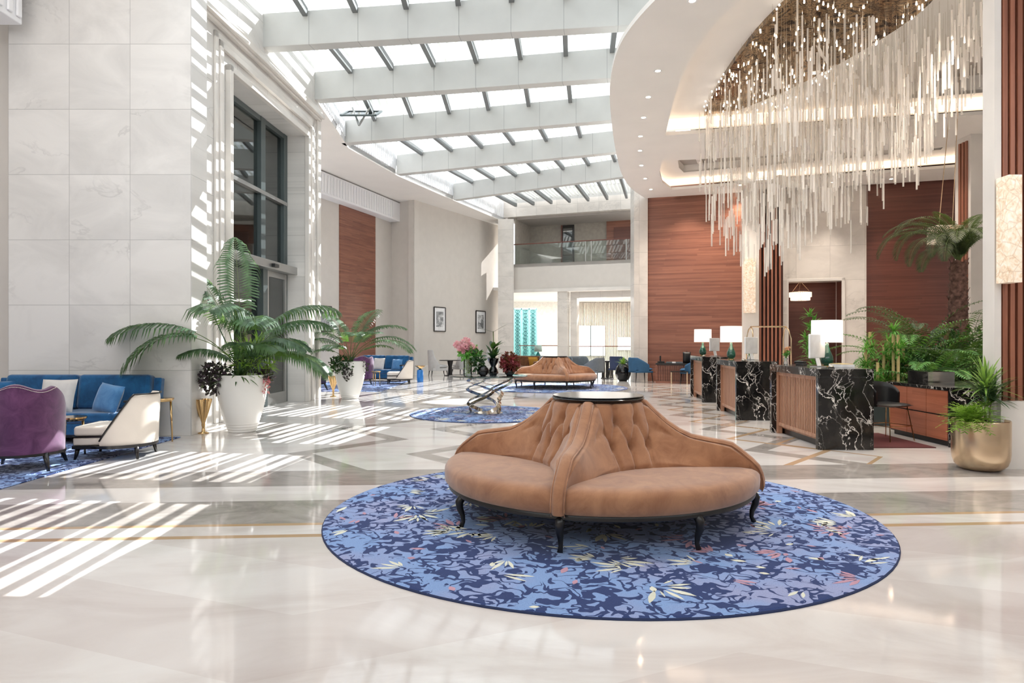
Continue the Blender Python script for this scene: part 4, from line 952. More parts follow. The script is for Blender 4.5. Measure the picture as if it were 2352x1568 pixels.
palmlet(2250,12.2,.5,12,1.5,M_dkgreen,'dark low palm partly hidden by the near column',9)
palmlet(1962,13.6,.44,11,1.15,M_dkgreen,'small dark palm at the left end of the planter',7,.2)
t=thing('snake_leaf_plant','dark glossy broad leaved plant at the left foot of the planter','plant',(xa(1958,12.2),12.2,0)); b=MB(); b.lathe([(.001,0),(.14,0),(.18,.4),(.17,.42)],24); b.build('pot',M_gblack,t,smooth=True); spray(t,(0,0,.40),22,.85,M_dkgreen,91,'broad_leaf',.05,(15,75),40)
t=thing('green_shrub','leafy green shrub filling the planter between the palms','shrub',(xa(2105,13.0),13.0,.44)); bush(t,(0,0,.4),(.9,.5,.55),900,.16,.03,M_dkgreen,31)
t=thing('green_shrub','dark shrub filling the planter below the trunk palm','shrub',(xa(2205,13.6),13.6,.44)); bush(t,(0,0,.55),(1.0,.5,.8),1000,.18,.03,M_dkgreen,32)
# trunk palm
y=14.0; x=xa(2207,y); t=thing('date_palm','tall date palm with shaggy brown trunk and dark drooping crown','palm',(x,y,.44)); b=MB(); rows=[]; zt=za(600,y)-.44
for i in range(46):
    z=zt*i/45; rr=lerp(.20,.135,i/45)+.022*(i%2); rows.append([((rr+.018*math.sin(5*a+i*1.9))*math.cos(a)-.06*math.sin(z*.8),(rr+.018*math.sin(5*a+i*1.9))*math.sin(a),z-.03*math.sin(5*a+i*1.9)) for a in [2*PI*k/24 for k in range(24)]])
b.grid(rows,closeu=True); b.build('trunk',M_bark,t,smooth=True)
b=MB()
for k in range(70):
    a=k*2.4; z=zt*k/70+.05; rr=lerp(.21,.15,k/70); d=Vector((math.cos(a),math.sin(a),0)); s=Vector((-d.y,d.x,0)); p=d*rr+Vector((-.06*math.sin(z*.8),0,z)); b.poly([p-s*.03,p+s*.03,p+s*.015+d*.05+Vector((0,0,.10)),p-s*.015+d*.05+Vector((0,0,.10))])
o=b.build('leaf_stubs',M_bark,t); o['kind']='stuff'
x0=-.06*math.sin(zt*.8)
for k,(az,L,e0,e1) in enumerate(((182,2.3,62,-78),(190,2.1,66,-88),(175,2.0,72,-50),(200,1.9,56,-88),(165,1.5,80,-20),(215,1.7,66,-85),(195,2.2,74,-60),(205,1.5,40,-80),(225,1.6,60,-88),(235,1.5,70,-60),(260,1.5,72,-60),(280,1.4,76,-50),(300,1.5,70,-55),(330,1.6,66,-40),(350,1.7,62,-45),(10,1.7,70,-30),(30,1.6,74,-30),(60,1.5,78,-20),(90,1.4,78,-30),(120,1.6,72,-30),(145,1.8,66,-45),(345,1.4,80,10),(270,1.2,84,10),(200,1.3,82,20),(20,1.3,82,20))):
    frond(t,(x0,0,zt-.02),A(az),L,e0,e1,.30,52,.018,M_date,.10,.45,.014,700+k)
# onyx pendant behind the crown
y=16.0; t=thing('onyx_pendant','onyx pendant lamp hanging on two cords behind the date palm crown','pendant lamp',(xa(2172,y),y,za(560,y))); b=MB(); b.box(-.33,.33,-.2,.2,0,.42); b.build('lamp_shade',M_onyx,t,bevel=.02)
for s in (-.2,.2): b=MB(); b.tube([(s*.8,0,.42),(s*.4+.25,0,7.85-za(560,y))],.008,6); b.build('cord',M_brass,t)
def sconce(name,label,x0,x1,y0,y1,z0,z1):
    t=thing(name,label,'wall lamp',((x0+x1)/2,(y0+y1)/2,z0)); hx,hy=(x1-x0)/2,(y1-y0)/2; bx(-hx,hx,-hy,hy,0,z1-z0).build('onyx_shade',M_onyx,t,bevel=.006); bx(-hx*.8,hx*.8,hy-.01,hy+.02,.05,z1-z0-.05).build('back_plate',M_brass,t); return t
sconce('onyx_sconce','tall backlit onyx wall lamp on the near column at the right edge',5.715,5.87,7.76,7.97,2.18,3.42)
t=thing('onyx_sconce','slim backlit onyx wall lamp on the pilaster behind the desks','wall lamp',(0,0,0)); b=wt(); b.box(3.46,3.86,-.95,-.77,2.5,4.4); b.build('onyx_shade',M_onyx,t)
# niche chandelier
k=(1843-1176)/F; tt=(25.6*k-5.1)/(0.954+0.299*k); P=WT@Vector((tt,.7,3.0)); t=thing('ring_chandelier','small tiered glass ring chandelier hanging in the timber niche','chandelier',P)
b=MB()
for kk in range(40):
    a=2*PI*kk/40; b.T=Matrix.Rotation(a,4,'Z'); b.box(.36,.385,-.022,.022,.12,.30); b.box(.31,.335,-.018,.018,.0,.13)
b.T=None; b.build('glass_drops',emis('lit_glass_drops',C(255,232,210),.7),t)
b=MB(); b.lathe([(.35,.29),(.39,.29),(.39,.31),(.35,.31)],32,cap=False); b.build('ring',M_brass,t)
for a in (0,2.1,4.2): b=MB(); b.tube([(.36*math.cos(a),.36*math.sin(a),.31),(0,0,.70)],.006,5); b.build('cord',M_brass,t)
# luggage cart
y=20.0; x0,x1=xa(1722,y),xa(1808,y); t=thing('luggage_cart','brass luggage cart frame standing between the middle and near desks','luggage cart',((x0+x1)/2,y,0)); h=(x1-x0)/2; zt=za(750,y)
for s in (-1,1):
    for yy in (-.28,.28): b=MB(); b.tube([(s*h,yy,.25),(s*h,yy,zt-.35),(s*h*.96,yy*.6,zt-.1),(s*h*.93,0,zt)],.02,8); b.build('post',M_brass,t,smooth=True)
b=MB(); b.tube([(-h*.93,0,zt),(h*.93,0,zt)],.02,8); b.build('top_rail',M_brass,t); bx(-h,h,-.3,.3,.18,.26).build('platform',M_mat,t,bevel=.01)
for s in (-1,1):
    for yy in (-.22,.22): b=MB(); b.T=Matrix.Rotation(PI/2,4,'X'); b.lathe([(.001,-.02),(.09,-.02),(.09,.02),(.001,.02)],16); b.build('wheel',M_black,t,loc=(s*h*.8,yy,.09))
t=thing('tall_bamboo_pot','green leafy bamboo plant behind the big lamp, before the timber niche','plant',(xa(1862,19),19,0)); b=MB(); b.lathe([(.001,0),(.2,0),(.26,.5),(.24,.5)],24); b.build('pot',M_gblack,t,smooth=True)
for k in range(11): spray(t,(r.uniform(-.15,.15),0,.6+k*.16),26,.34,M_bam,300+k,'leaf_tuft',.02,(-10,80),40)
# ---------------- glass flower table ----------------
t=thing('glass_flower_table','round glass table on twisted polished metal ribbons, centre left','table',(GT[0],GT[1]-.0,.016)); Zt=.765
b=MB(); b.lathe([(.001,Zt),(.80,Zt),(.81,Zt+.006),(.80,Zt+.012),(.001,Zt+.012)],72); gt=b.build('glass_top',glassm('table_glass',(.80,.86,.85,1),.22),t,smooth='auto'); b=MB(); b.lathe([(.80,Zt-.001),(.812,Zt-.001),(.812,Zt+.013),(.80,Zt+.013)],72,cap=False); b.build('glass_edge',mat('dark_glass_edge',C(60,72,70),.1),gt)
for k in range(5):
    b=MB(); pts=[]; a0=k*2*PI/5+.4; rows=[]
    for i in range(41):
        s=i/40; a=a0+s*4.4+(.4 if k%2 else 0); rr=.20+.36*abs(math.sin(s*PI*1.15+k*.6))*(.5+.5*s); z=.02+(Zt-.035)*(s if k%2 else s**.8); pts.append(Vector((rr*math.cos(a),rr*math.sin(a),z)))
    for i,p in enumerate(pts):
        tn=(pts[min(i+1,40)]-pts[max(i-1,0)]).normalized(); rad=Vector((p.x,p.y,0)).normalized(); w=tn.cross(rad).normalized(); n_=w.cross(tn)
        w=(w*math.cos(i*.05)+n_*math.sin(i*.05)); wd=.034; th=.006; n_=w.cross(tn); rows.append([p+w*wd+n_*th,p-w*wd+n_*th,p-w*wd-n_*th,p+w*wd-n_*th])
    ids=b.grid(rows,closeu=True); b.face(ids[0][::-1]); b.face(ids[-1]); b.build('ribbon_leg',M_chrome,t,smooth='auto')
b=MB(); b.lathe([(.001,0),(.30,0),(.30,.012),(.001,.012)],40); b.build('base_plate',M_chrome,t,smooth='auto')
ZT=.016+Zt+.012
t=thing('hydrangea_vase','clear glass vase of pink hydrangeas and green leaves on the glass table','vase',(GT[0]-.42,GT[1]-.1,ZT))
b=MB(); b.lathe([(.001,0),(.085,0),(.09,.02),(.09,.36),(.084,.36),(.082,.03)],28); b.build('vase',glassm('clear_vase',(.9,.95,.93,1),.12),t,smooth='auto'); bush(t,(0,0,.22),(.065,.065,.18),220,.07,.014,M_fern,41,'stems_in_vase',out=.2); bush(t,(.05,0,.46),(.20,.14,.12),170,.12,.035,M_bam,42,'leaves'); bush(t,(.22,-.1,.30),(.10,.08,.22),110,.11,.03,M_dkgreen,47,'leaves')
for i,(x,yy,z,rr) in enumerate(((-.20,0,.64,.085),(-.04,0,.70,.10),(.06,.0,.60,.085),(-.12,-.06,.54,.085),(.12,-.03,.54,.09),(.0,.06,.56,.09),(-.05,-.08,.60,.07))): bush(t,(x,yy,z),(rr,rr,rr*.85),240,.034,.018,M_pink,50+i,'hydrangea_head',out=1)
t=thing('round_black_vase','shiny round dark vase beside the pink hydrangeas on the glass table','vase',(GT[0]-.10,GT[1]-.22,ZT)); b=MB(); b.lathe([(.001,0),(.05,0),(.095,.05),(.115,.11),(.095,.17),(.05,.21),(.035,.215)],32); b.build('vase',M_gblack,t,smooth=True)
t=thing('tall_dark_plant_vase','tall dark leaved plant in a black faceted vase at the table centre','vase',(GT[0]+.10,GT[1]+.05,ZT)); b=MB(); b.lathe([(.001,0),(.07,0),(.11,.05),(.09,.13),(.05,.19),(.10,.27),(.115,.36),(.10,.36)],8); b.build('vase',M_gblack,t,smooth='auto')
b=MB(); b.tube([(0,0,.3),(.01,0,.6),(0,0,.92)],.010,6); b.build('stem',M_stem,t); spray(t,(0,0,.35),24,.34,M_dkgreen,61,'dark_leaves',.04,(10,80),40); spray(t,(0,0,.56),7,.30,M_dkgreen,62,'dark_leaves',.05,(30,70),30)
spray(t,(0,0,.90),2,.34,M_purpleaf,63,'top_leaf',.05,(30,40),10,(-.3,.2)); spray(t,(0,0,.90),2,.34,M_purpleaf,64,'top_leaf',.05,(12,20),10,(2.9,3.3)); spray(t,(0,0,.90),1,.3,M_lightgrey,66,'pale_top_leaf',.03,(14,16),10,(3.0,3.2))
t=thing('red_plant_vase','dark red leafy plant in a small round black bowl at the table right','vase',(GT[0]+.44,GT[1]-.05,ZT)); b=MB(); b.lathe([(.001,0),(.06,0),(.10,.05),(.10,.11),(.07,.15),(.06,.15)],28); b.build('vase',M_gblack,t,smooth=True); bush(t,(0,0,.25),(.20,.18,.15),520,.085,.026,M_redleaf,71,'red_foliage')
for k,(x,yy,z) in enumerate(((-.06,0,.42),(.06,.03,.44),(.15,0,.36),(-.14,0,.36))): bush(t,(x,yy,z),(.03,.03,.07),60,.05,.016,M_redleaf,75+k,'red_spike')
# ---------------- second seating group ----------------
seating_rug(-6.8,-3.9,20.2,25.6,'far rectangular blue rug under the second seating group')
B2=R(-18)
big_sofa((-4.95,25.6,0),B2,'far blue velvet sofa against the plain wall behind the second palm',2.2)
pillow((-5.0,25.35,.66),(R(72),0,B2),'pale grey pillow on the far blue sofa',M_pillow,.46); pillow((-4.28,25.1,.64),(R(72),0,B2),'light blue pillow on the far blue sofa',M_bluelt,.42)
plum_chair((-5.2,23.4,Z0),R(14),'far plum purple armchair seen from behind beside the second palm')
plum_chair((-6.15,20.6,Z0),R(-50),'dark plum armchair half hidden behind the stone wall corner and palm',m=velvet('dark_plum_velvet',C(40,28,58),C(66,44,82)))
slant_chair((-3.95,23.9,0),R(95),'far cream barrel armchair facing the far blue sofa')
fluted_stand((-4.86,18.35,0),'gold fluted trumpet table next to the second white planter'); side_table((-4.55,22.6,Z0),'tiny gold side table between the far purple chair and far sofa',.16,.5)
t=thing('blue_glass_stand','blue glass side table with a gilded flared top by the far cream armchair','table',(xa(965,25),25,0)); b=MB(); b.lathe([(.001,0),(.11,0),(.12,.04),(.12,.42),(.09,.46),(.001,.46)],8); b.build('glass_body',mat('bright_blue_glass',C(40,120,200),.1,0,.05,4),t,smooth='auto'); b=MB(); b.lathe([(.05,.46),(.06,.50),(.20,.60),(.19,.605),(.001,.55)],24); b.build('gilded_top',M_gold,t,smooth=True)
# wing chairs along the far left wall
yw=29.3; wing_chair((xa(1003,yw),yw,0),R(-70),'light grey high back wing chair, left of the small dark table'); wing_chair((xa(1062,30.6),30.6,0),R(35),'light grey wing chair right of the small dark table, behind the flowers'); wing_chair((xa(1110,31.2),31.2,0),R(100),'light grey wing chair behind the red plant near the back column')
t=thing('pedestal_table','small round dark pedestal table between the grey wing chairs','table',(xa(1034,29.6),29.6,0)); b=MB(); b.lathe([(.001,0),(.26,0),(.26,.02),(.10,.05),(.08,.4),(.14,.66),(.001,.66)],24); b.build('pedestal',M_dark,t,smooth='auto'); b=MB(); b.lathe([(.001,.66),(.48,.66),(.48,.69),(.001,.69)],40); b.build('table_top',M_dark,t,smooth='auto')
# pictures
def picture(name,label,T,w,h,art):
    t=thing(name,label,'picture',(0,0,0)); 
    def q(x0,x1,y0,y1,z0,z1): b=MB(); b.T=T; b.box(x0,x1,y0,y1,z0,z1); return b
    b=MB(); b.T=T; f=.05
    for s in (-1,1): b.box(s*w/2-f/2,s*w/2+f/2,-.04,0,-h/2,h/2); b.box(-w/2,w/2,-.04,0,s*h/2-f/2,s*h/2+f/2)
    b.build('frame',M_dark,t); q(-w/2,w/2,-.02,-.005,-h/2,h/2).build('mount',M_whitep,t); q(-w/2+.17,w/2-.17,-.026,-.02,-h/2+.2,h/2-.2).build('print',art,t); return t
def artm(nm,seed):
    n=NT(nm); v=n.map((2,2,2),loc=(seed,seed,seed)); a=n.noise(v,1.6,8,.7,1.0); x,y,z=n.xyz()[:]; n.p(col=n.ramp(a,[(.35,C(70,72,76)),(.5,C(150,152,154)),(.62,C(225,225,226))]),rough=.4); return n.mat
def wallT(p0,p1,s,z,off):  # a frame standing on a wall running p0->p1
    d=Vector((p1[0]-p0[0],p1[1]-p0[1],0)); L=d.length; a=math.atan2(d.y,d.x); return Matrix.Translation((p0[0],p0[1],0))@Matrix.Rotation(a,4,'Z')@Matrix.Translation((s,-off,z))
WL0,WL1=(-4.36,30.05),(-0.3,37.5)
def swall(px):
    k=(px-1176)/F; dx,dy=WL1[0]-WL0[0],WL1[1]-WL0[1]; L=math.hypot(dx,dy); return (k*WL0[1]-WL0[0])/((dx-k*dy)/L)
picture('framed_print','black framed grey print on the far left wall, left of the two',wallT(WL0,WL1,swall(1009),za(733,31.7),.01),.92,1.12,artm('city_print_grey',1))
picture('framed_print','black framed grey print on the far left wall, nearest the back column',wallT(WL0,WL1,swall(1103),za(739,35),.01),.92,1.12,artm('figure_print_grey',6))
t_=RW@Matrix.Translation((0.01,0.9,za(732,25.8)))@Matrix.Rotation(PI/2,4,'Z'); picture('framed_print','dark framed print behind the second palm beside the timber panel',t_,.95,.95,artm('dark_print',9))
# ---------------- far lounge furniture ----------------
def gchair(px,y,rz,label,m=M_slate,metal=M_dark,h=.80,sc=1.15,nm='lounge_armchair'):
    t=tub_chair((xa(px,y),y,0),rz,label,m,metal,h,name=nm); t.scale=(sc,sc,sc); return t
gchair(1292,26.5,R(160),'slate grey armchair behind the far tan sofa, right of its top'); gchair(1330,26.5,R(180),'slate grey armchair facing the camera behind the far tan sofa'); gchair(1362,24.8,R(60),'slate grey armchair seen from the side right of the far tan sofa'); gchair(1262,27.5,R(200),'slate grey armchair with a patterned cushion behind the far sofa top')
gchair(1424,27,R(-50),'dark navy armchair behind the round dark plant vase',M_navy,nm='navy_armchair'); gchair(1470,26.4 if False else 24.9,R(-75),'steel blue armchair beside the pillar and the far timber desk',M_blue2,nm='blue_armchair'); gchair(1585,24.2,R(80),'steel blue armchair half hidden at the right of the far desk',M_blue2,nm='blue_armchair')
t=thing('brown_sofa','brown velvet sofa with ochre cushion left of the far tan sofa','sofa',(xa(1204,29),29,0),R(150)); bx(-.75,.75,-.4,.4,.16,.44).build('seat',M_brown,t,bevel=.04); bx(-.78,.78,-.48,-.30,.16,.88).build('backrest',M_brown,t,bevel=.05); cushion(.45,.45,.16).build('scatter_cushion',mat('ochre_fabric',C(190,140,50),.8),t,smooth=True,loc=(-.4,-.1,.62)).rotation_euler=(R(70),0,0)
for s in (-1,1): bx(-.09,.09,-.42,.42,.16,.66).build('arm',M_brown,t,bevel=.04,loc=(s*.74,0,0)); b=MB(); tleg(b,s*.65,.3,0,.16,s*.68,.32,.03,.02); b.build('leg',M_dark,t); b=MB(); tleg(b,s*.65,-.3,0,.16,s*.68,-.32,.03,.02); b.build('leg',M_dark,t)
t=thing('teal_lamp','small lamp with teal body and pale green shade beside the brown sofa','lamp',(xa(1236,30),30,.72)); b=MB(); b.lathe([(.001,0),(.09,0),(.13,.12),(.06,.26),(.02,.34),(.001,.34)],20); b.build('lamp_body',mat('teal_ceramic',C(30,130,130),.2),t,smooth=True); b=MB(); b.lathe([(.17,.33),(.15,.62)],28,cap=False); b.build('lamp_shade',mat('pale_green_shade',C(170,190,180),.8),t,smooth=True,solid=.006)
t=thing('lamp_table','small dark lamp table under the teal lamp','table',(xa(1236,30),30,0)); b=MB(); b.lathe([(.001,0),(.2,0),(.2,.02),(.03,.05),(.03,.69),(.3,.69),(.3,.72),(.001,.72)],24); b.build('pedestal',M_dark,t,smooth='auto')
t=thing('drum_table','dark ribbed round drum table to the right of the grey armchairs','table',(xa(1395,27.5),27.5,0)); b=MB(); b.lathe([(.001,0),(.27,0),(.27,.03),(.001,.03)],28); b.build('foot',M_dark,t); b=MB(); b.lathe([(.001,.66),(.28,.66),(.28,.72),(.001,.72)],28); b.build('table_top',M_dark,t)
for k in range(8): a=k*PI/4; bx(-.03,.03,-.03,.03,.03,.66).build('slat',M_chrome if k%2 else M_dark,t,loc=(.2*math.cos(a),.2*math.sin(a),0))
t=thing('round_vase_plant','round dark glazed vase with grassy plant before the bright opening','plant',(xa(1431,25.6),25.6,0)); b=MB(); b.lathe([(.001,0),(.14,0),(.24,.10),(.30,.28),(.27,.48),(.17,.64),(.13,.66),(.12,.64)],36); b.build('vase',M_gblack,t,smooth=True); spray(t,(0,0,.60),60,.42,M_fern,81,'grass_leaves',.012,(20,88),60)
# far timber desk
P=WT@Vector((.45,-1.15,0)); t=thing('far_timber_desk','far low timber slatted desk against the reception wall','desk',P,WA); L=1.45
bx(0,L,0,.6,.66,.72).build('desk_top',M_dark,t); bx(0.02,L-.02,.06,.58,.0,.66).build('desk_body',M_wood_dark_shaded,t); b=MB()
for k in range(22): b.box(.06+k*.062,.06+k*.062+.032,.02,.06,.08,.62)
b.build('slat_panel',M_wood,t); bx(0,L,.0,.06,0,.08).build('bottom_rail',M_wood,t); bx(0,.05,0,.06,.08,.66).build('side_post',M_wood,t); bx(L-.05,L,0,.06,.08,.66).build('side_post',M_wood,t)
t=thing('gold_side_stool','thin framed stool in front of the far timber desk','stool',P+Vector((.72,-.55,0)),WA); bx(-.3,.3,-.15,.15,.42,.45).build('seat',M_dark,t)
for x in (-.27,.27):
    for y in (-.12,.12): bx(x-.012,x+.012,y-.012,y+.012,0,.42).build('leg',M_brass,t)
Q=P+Vector((.25,.25,.72)); t=thing('desk_telephone','black telephone at the left end of the far desk','telephone',Q); bx(-.11,.11,-.1,.1,0,.06).build('phone_base',M_black,t,bevel=.01); bx(-.05,.0,-.03,.03,.06,.26).build('handset',M_black,t,bevel=.01)
Q=P+Vector((1.15,.1,.72)); t=thing('small_black_bag','small black bag standing on the far desk at right','bag',Q); cushion(.28,.4,.16).build('bag_body',M_black,t,smooth=True,loc=(0,0,.2)).rotation_euler=(R(90),0,0); b=MB(); b.tube([(-.05,0,.36),(0,0,.44),(.05,0,.36)],.01,6); b.build('handle',M_black,t)
for k,(x,w_) in enumerate(((.5,.1),(.66,.08),(.82,.12))):
    Q=P+Vector((x,-.02-.3*x+.2,.72)); tag(bx(-w_,w_,-.08,.08,0,.05).build('brochure_stack',M_whitep if k%2 else M_slate,loc=Q),'low brochure pile on the far desk, %s'%['left of the three','middle of the three','right of the three'][k],'brochures')
# railings and balcony
def railing(label,T,x0,x1,z0,h,posts):
    t=thing('glass_railing',label,'railing',(0,0,0))
    def q(*a): b=MB(); b.T=T; b.box(*a); return b
    q(x0,x1,-.02,-.008,z0,z0+h-.05).build('glass_panel',M_glass,t); q(x0,x1,-.045,.015,z0+h-.05,z0+h).build('handrail',M_wood_dark_shaded,t)
    for p in posts: q(p-.02,p+.02,-.03,.0,z0,z0+h-.05).build('post',M_frame2,t)
railing('glass railing with dark timber handrail along the upper balcony',BW,0.02,6.3,5.52,1.05,(.1,3.85,4.15,5.9))
IM=Matrix.Translation((0,40,0)); railing('glass railing in the bright lounge left of the inner pillar',IM,.4,3.0,0,1.28,(.5,2.9)); railing('glass railing in the bright lounge right of the inner pillar',IM,3.4,8.5,0,1.24,(3.5,5.4,8.4))
# turquoise lattice screen
t=thing('lattice_screen','turquoise carved lattice screen in the bright lounge at left','screen',(0,42,0)); X0,X1=xa(1180,42),xa(1233,42); Zt=za(708,42); M_tq=mat('turquoise_paint',C(150,214,214),.5); M_tqd=mat('dark_teal_lattice',C(40,110,116),.5)
bx(X0,X1,.03,.06,0,Zt).build('backing',M_tq,t); b=MB()
cw=(X1-X0)/3
for c in range(3):
    for k in range(15):
        cx_=X0+cw*(c+.5); z=.1+k*(Zt-.2)/15; b.T=Matrix.Translation((cx_,0,z+.12))@Matrix.Rotation(PI/4+(.4 if c==1 else 0)*k,4,'Y')
        s=.10
        for sg in (-1,1): b.box(-s,s,-.02,.03,sg*s-.014,sg*s+.014); b.box(sg*s-.014,sg*s+.014,-.02,.03,-s,s)
        b.box(-.03,.03,-.02,.03,-.03,.03)
b.T=None; b.build('lattice',M_tqd,t); b=MB()
for c in range(4): b.box(X0+cw*c-.03,X0+cw*c+.03,-.03,.03,0,Zt)
b.box(X0,X1,-.03,.03,Zt-.08,Zt+.02); b.build('frame',M_tq,t)
# roof vent with broken strut
p=Vector((xa(842,22.0),22.0,8.5)); t=thing('open_roof_vent','tilted open roof vent frame with metal struts under the skylight','roof vent',(-4.5,20.2,8.3))
b=MB(); b.T=Matrix.Rotation(R(25),4,'X'); 
for s in (-1,1): b.box(s*.5-.04,s*.5+.04,-.5,.5,0,.05); b.box(-.5,.5,s*.5-.04,s*.5+.04,0,.05)
b.build('vent_frame',M_frame,t); b=MB(); b.T=Matrix.Rotation(R(25),4,'X'); b.box(-.46,.46,-.46,.46,.02,.03); b.build('vent_pane',M_glass_dark,t)
b=MB(); b.tube([(-.2,-.3,.1),(.0,-.35,-.45)],.03,6); b.tube([(.3,-.3,.1),(.0,-.35,-.45)],.03,6); b.build('strut',M_frame2,t)
# ---------------- downlights ----------------
for i,(px,py,l) in enumerate(((1590,2,'at the top edge of the picture'),(1511,163,'nearest on the curved edge'),(1489,223,'second along the curved edge'),(1478,270,'third along the curved edge'),(1471,313,'fourth along the curved edge'),(1470,346,'fifth along the curved edge'),(1473,380,'sixth along the curved edge'),(1482,410,'seventh along the curved edge'),(1495,435,'last on the curved edge, next to the timber wall'),(2047,411,'above the right timber wall'),(1910,419,'above the stone door surround'),(1700,425,'above the left timber wall'))):
    x,y=gp(px,py,6.9)
    t=thing('ceiling_downlight','round recessed ceiling downlight '+l,'downlight',(x,y,6.9),0,'ceiling downlights')
    b=MB(); b.lathe([(.052,-.002),(.075,-.004),(.08,.0)],24,cap=False); b.build('trim_ring',M_whitep,t); b=MB(); b.lathe([(.001,-.0015),(.05,-.0015)],20); b.build('lens',M_led,t)
    l_=bpy.data.lights.new('downlight_or_fill_spot','SPOT'); l_.energy=110 if i<9 else 240; l_.spot_size=R(100 if i<9 else 60); l_.spot_blend=.9; l_.color=(1,.88,.76); l_.shadow_soft_size=.05
    o=bpy.data.objects.new('downlight_or_fill_spot',l_); S.collection.objects.link(o); o.location=(x,y,6.87)
# added fill spots without fixtures, brightening the desks, reception floor and plants
for x,y in ((5.5,9.5),(7.8,10.0),(8.5,13.5),(7.2,18.6),(10.5,17.8),(9.5,22.5),(7.0,23.6),(12,20.5),(4.0,7.0),(8,6.5),(6.3,24.2),(8.2,24.2),(7.6,11.6),(9.6,12.6),(11,13)):
    l_=bpy.data.lights.new('downlight_or_fill_spot','SPOT'); l_.energy=190; l_.spot_size=R(110); l_.spot_blend=.9; l_.color=(1,.88,.76); l_.shadow_soft_size=.06
    o=bpy.data.objects.new('downlight_or_fill_spot',l_); S.collection.objects.link(o); o.location=(x,y,6.85)
# ---------------- great chandelier ----------------
ZC=7.36
CH=thing('rod_chandelier','huge chandelier of hundreds of hanging glass rods under a mirrored plate','chandelier',(6.4,14.0,0))
LE=smooth_curve([(4.95,17.4),(4.72,15.5),(4.62,13.6),(4.68,12.0),(5.0,10.4),(5.7,9.6),(6.5,10.2),(7.2,11.6),(7.0,13.6),(6.4,15.6),(5.7,17.0)],4)
n=NT('mirrored_gold_plate'); a=n.noise(n.obj,2.2,6,.7,2.5); n.p(col=n.ramp(a,[(.42,C(48,34,26)),(.5,C(190,160,120)),(.56,C(70,52,40)),(.66,C(210,186,150))]),metal=.9,rough=.15); M_plate=n.mat
b=MB(); b.prism([(x-6.4,y-14) for x,y in LE],ZC-.04,ZC+.06); b.build('mounting_plate',M_plate,CH)
def rodm():
    n=NT('clear_glass_rod'); n.p(col=C(246,240,232),rough=.12,spec=.6,emi=C(255,240,222),es=.05); tr=n.n.new('ShaderNodeBsdfTransparent'); mx=n.n.new('ShaderNodeMixShader'); f=n.noise(n.obj,.9,2)
    n.link(n.ramp(f,[(.35,.3),(.65,.72)]),mx.inputs[0]); n.link(tr.outputs[0],mx.inputs[1]); n.link(n.b.outputs[0],mx.inputs[2]); n.link(mx.outputs[0],n.out.inputs[0]); return n.mat
M_rod=rodm()
rc=random.Random(21); rods=[]
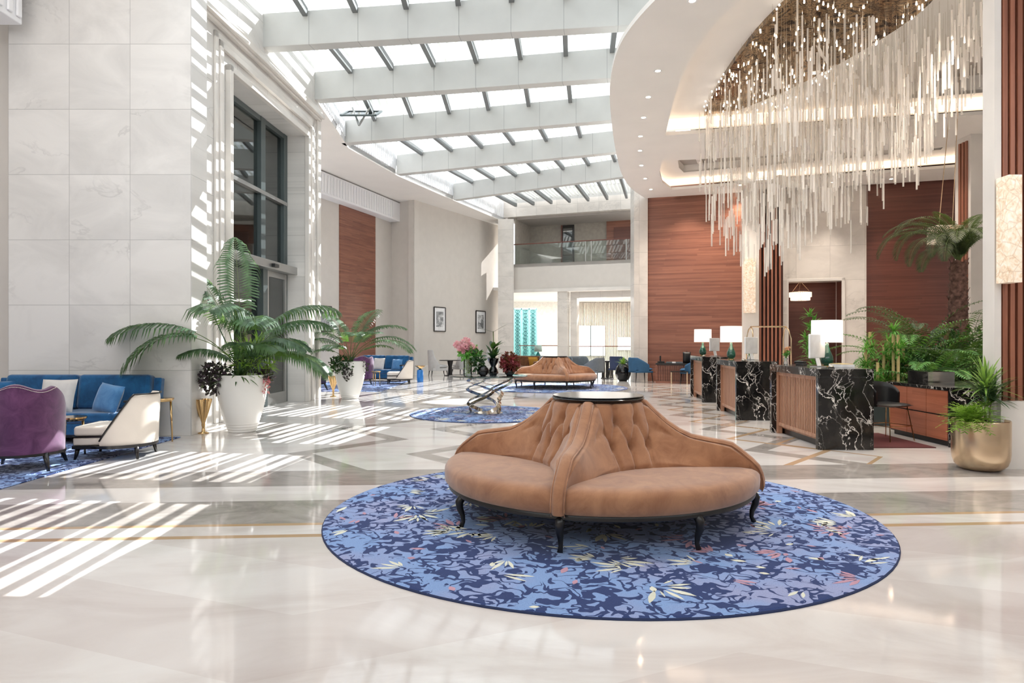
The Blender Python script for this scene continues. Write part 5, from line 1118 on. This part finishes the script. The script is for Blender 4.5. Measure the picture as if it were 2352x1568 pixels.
# silhouette of the lowest rod ends against the picture columns, turned into heights at each rod's own distance
SIL=[(1600,300),(1625,440),(1650,560),(1680,640),(1720,660),(1760,650),(1790,600),(1830,545),(1860,600),(1900,560),(1950,610),(1975,520),(2000,500),(2020,380),(2050,300),(2080,200),(2110,90)]
def envelope(X,Y):
    # conical body: lowest near the axis (5.9,14.6), rising outwards to the right
    d=math.hypot((X-5.6)/1.35,(Y-14.6)/3.6); e=2.75+1.5*max(0,d)**1.6
    d2=math.hypot((X-7.6)/0.9,(Y-15)/2.5); e2=3.35+1.6*d2**1.6
    d3=math.hypot((X-8.6)/1.0,(Y-15)/2.2); e3=4.7+1.4*d3**1.4
    return min(e,e2,e3)
cnt=0
while cnt<1000:
    X=rc.uniform(4.5,9.4); Y=rc.uniform(11.2,17.6)
    if X<4.45+.33*max(0,(Y-14)/3.4): continue
    zlow=envelope(X,Y)+rc.uniform(0,.35)
    if zlow>6.6: continue
    cnt+=1
    z=zlow+ (rc.random()**1.25)*(6.9-zlow)
    L=rc.uniform(.35,1.05); rods.append((X,Y,z,min(L,ZC-.1-z),rc.uniform(.013,.021)))
rods.sort(key=lambda q:(q[1]-q[4]*200))
def rodmesh(b,X,Y,z,L,rr):
    m=6; rows=[[(X+rr*math.cos(2*PI*k/m),Y+rr*math.sin(2*PI*k/m),zz) for k in range(m)] for zz in (z,z+L)]; ids=b.grid(rows,closeu=True); b.face(ids[0][::-1]); b.face(ids[1])
big=sorted(rods,key=lambda q:-q[3]*q[4]/q[1]**2)[:100]; bigs=set(big)
for q in big:
    b=MB(); rodmesh(b,q[0]-6.4,q[1]-14,0,q[3],q[4]); o=b.build('glass_rod',M_rod,CH,smooth='auto',loc=(0,0,q[2]))
b=MB()
for q in rods:
    if q not in bigs: rodmesh(b,q[0]-6.4,q[1]-14,q[2],q[3],q[4])
o=b.build('glass_rods',M_rod,CH,smooth='auto'); o['kind']='stuff'
b=MB()
for q in rods:
    if q[2]+q[3]<ZC-.05: b.tube([(q[0]-6.4,q[1]-14,q[2]+q[3]),(q[0]-6.4,q[1]-14,ZC)],.0022,3,cap=False)
o=b.build('suspension_wires',M_chrome,CH); o['kind']='stuff'
b=MB()
for k in range(230):
    X=rc.uniform(4.6,7.2); Y=rc.uniform(10,17.2)
    b.T=Matrix.Translation((X-6.4,Y-14,ZC-.06)); b.lathe([(.001,-.016),(.014,-.008),(.014,.02),(.001,.02)],8)
b.T=None; o=b.build('spot_points',M_led,CH); o['kind']='stuff'
for k,(px,py,w,hh,dy) in enumerate(((1890,90,.25,.9,13.0),(1945,165,.55,.18,13.0),(1700,410,.6,.12,15.0),(1810,420,.7,.14,15.5))):
    b=MB(); rows=[]
    for i in range(13):
        s=i/12; c=Vector((xa(px,dy)-6.4+w*(s-.5),dy-14+.3*math.sin(s*3),za(py,dy)+hh*(.5-s)+.12*math.sin(s*PI))); wd=.12*math.sin(PI*s)+.02
        rows.append([c+Vector((0,.2*wd,wd)),c-Vector((0,.2*wd,wd))])
    b.grid(rows); b.build('curved_blade',M_rod,CH,solid=.012,smooth=True)
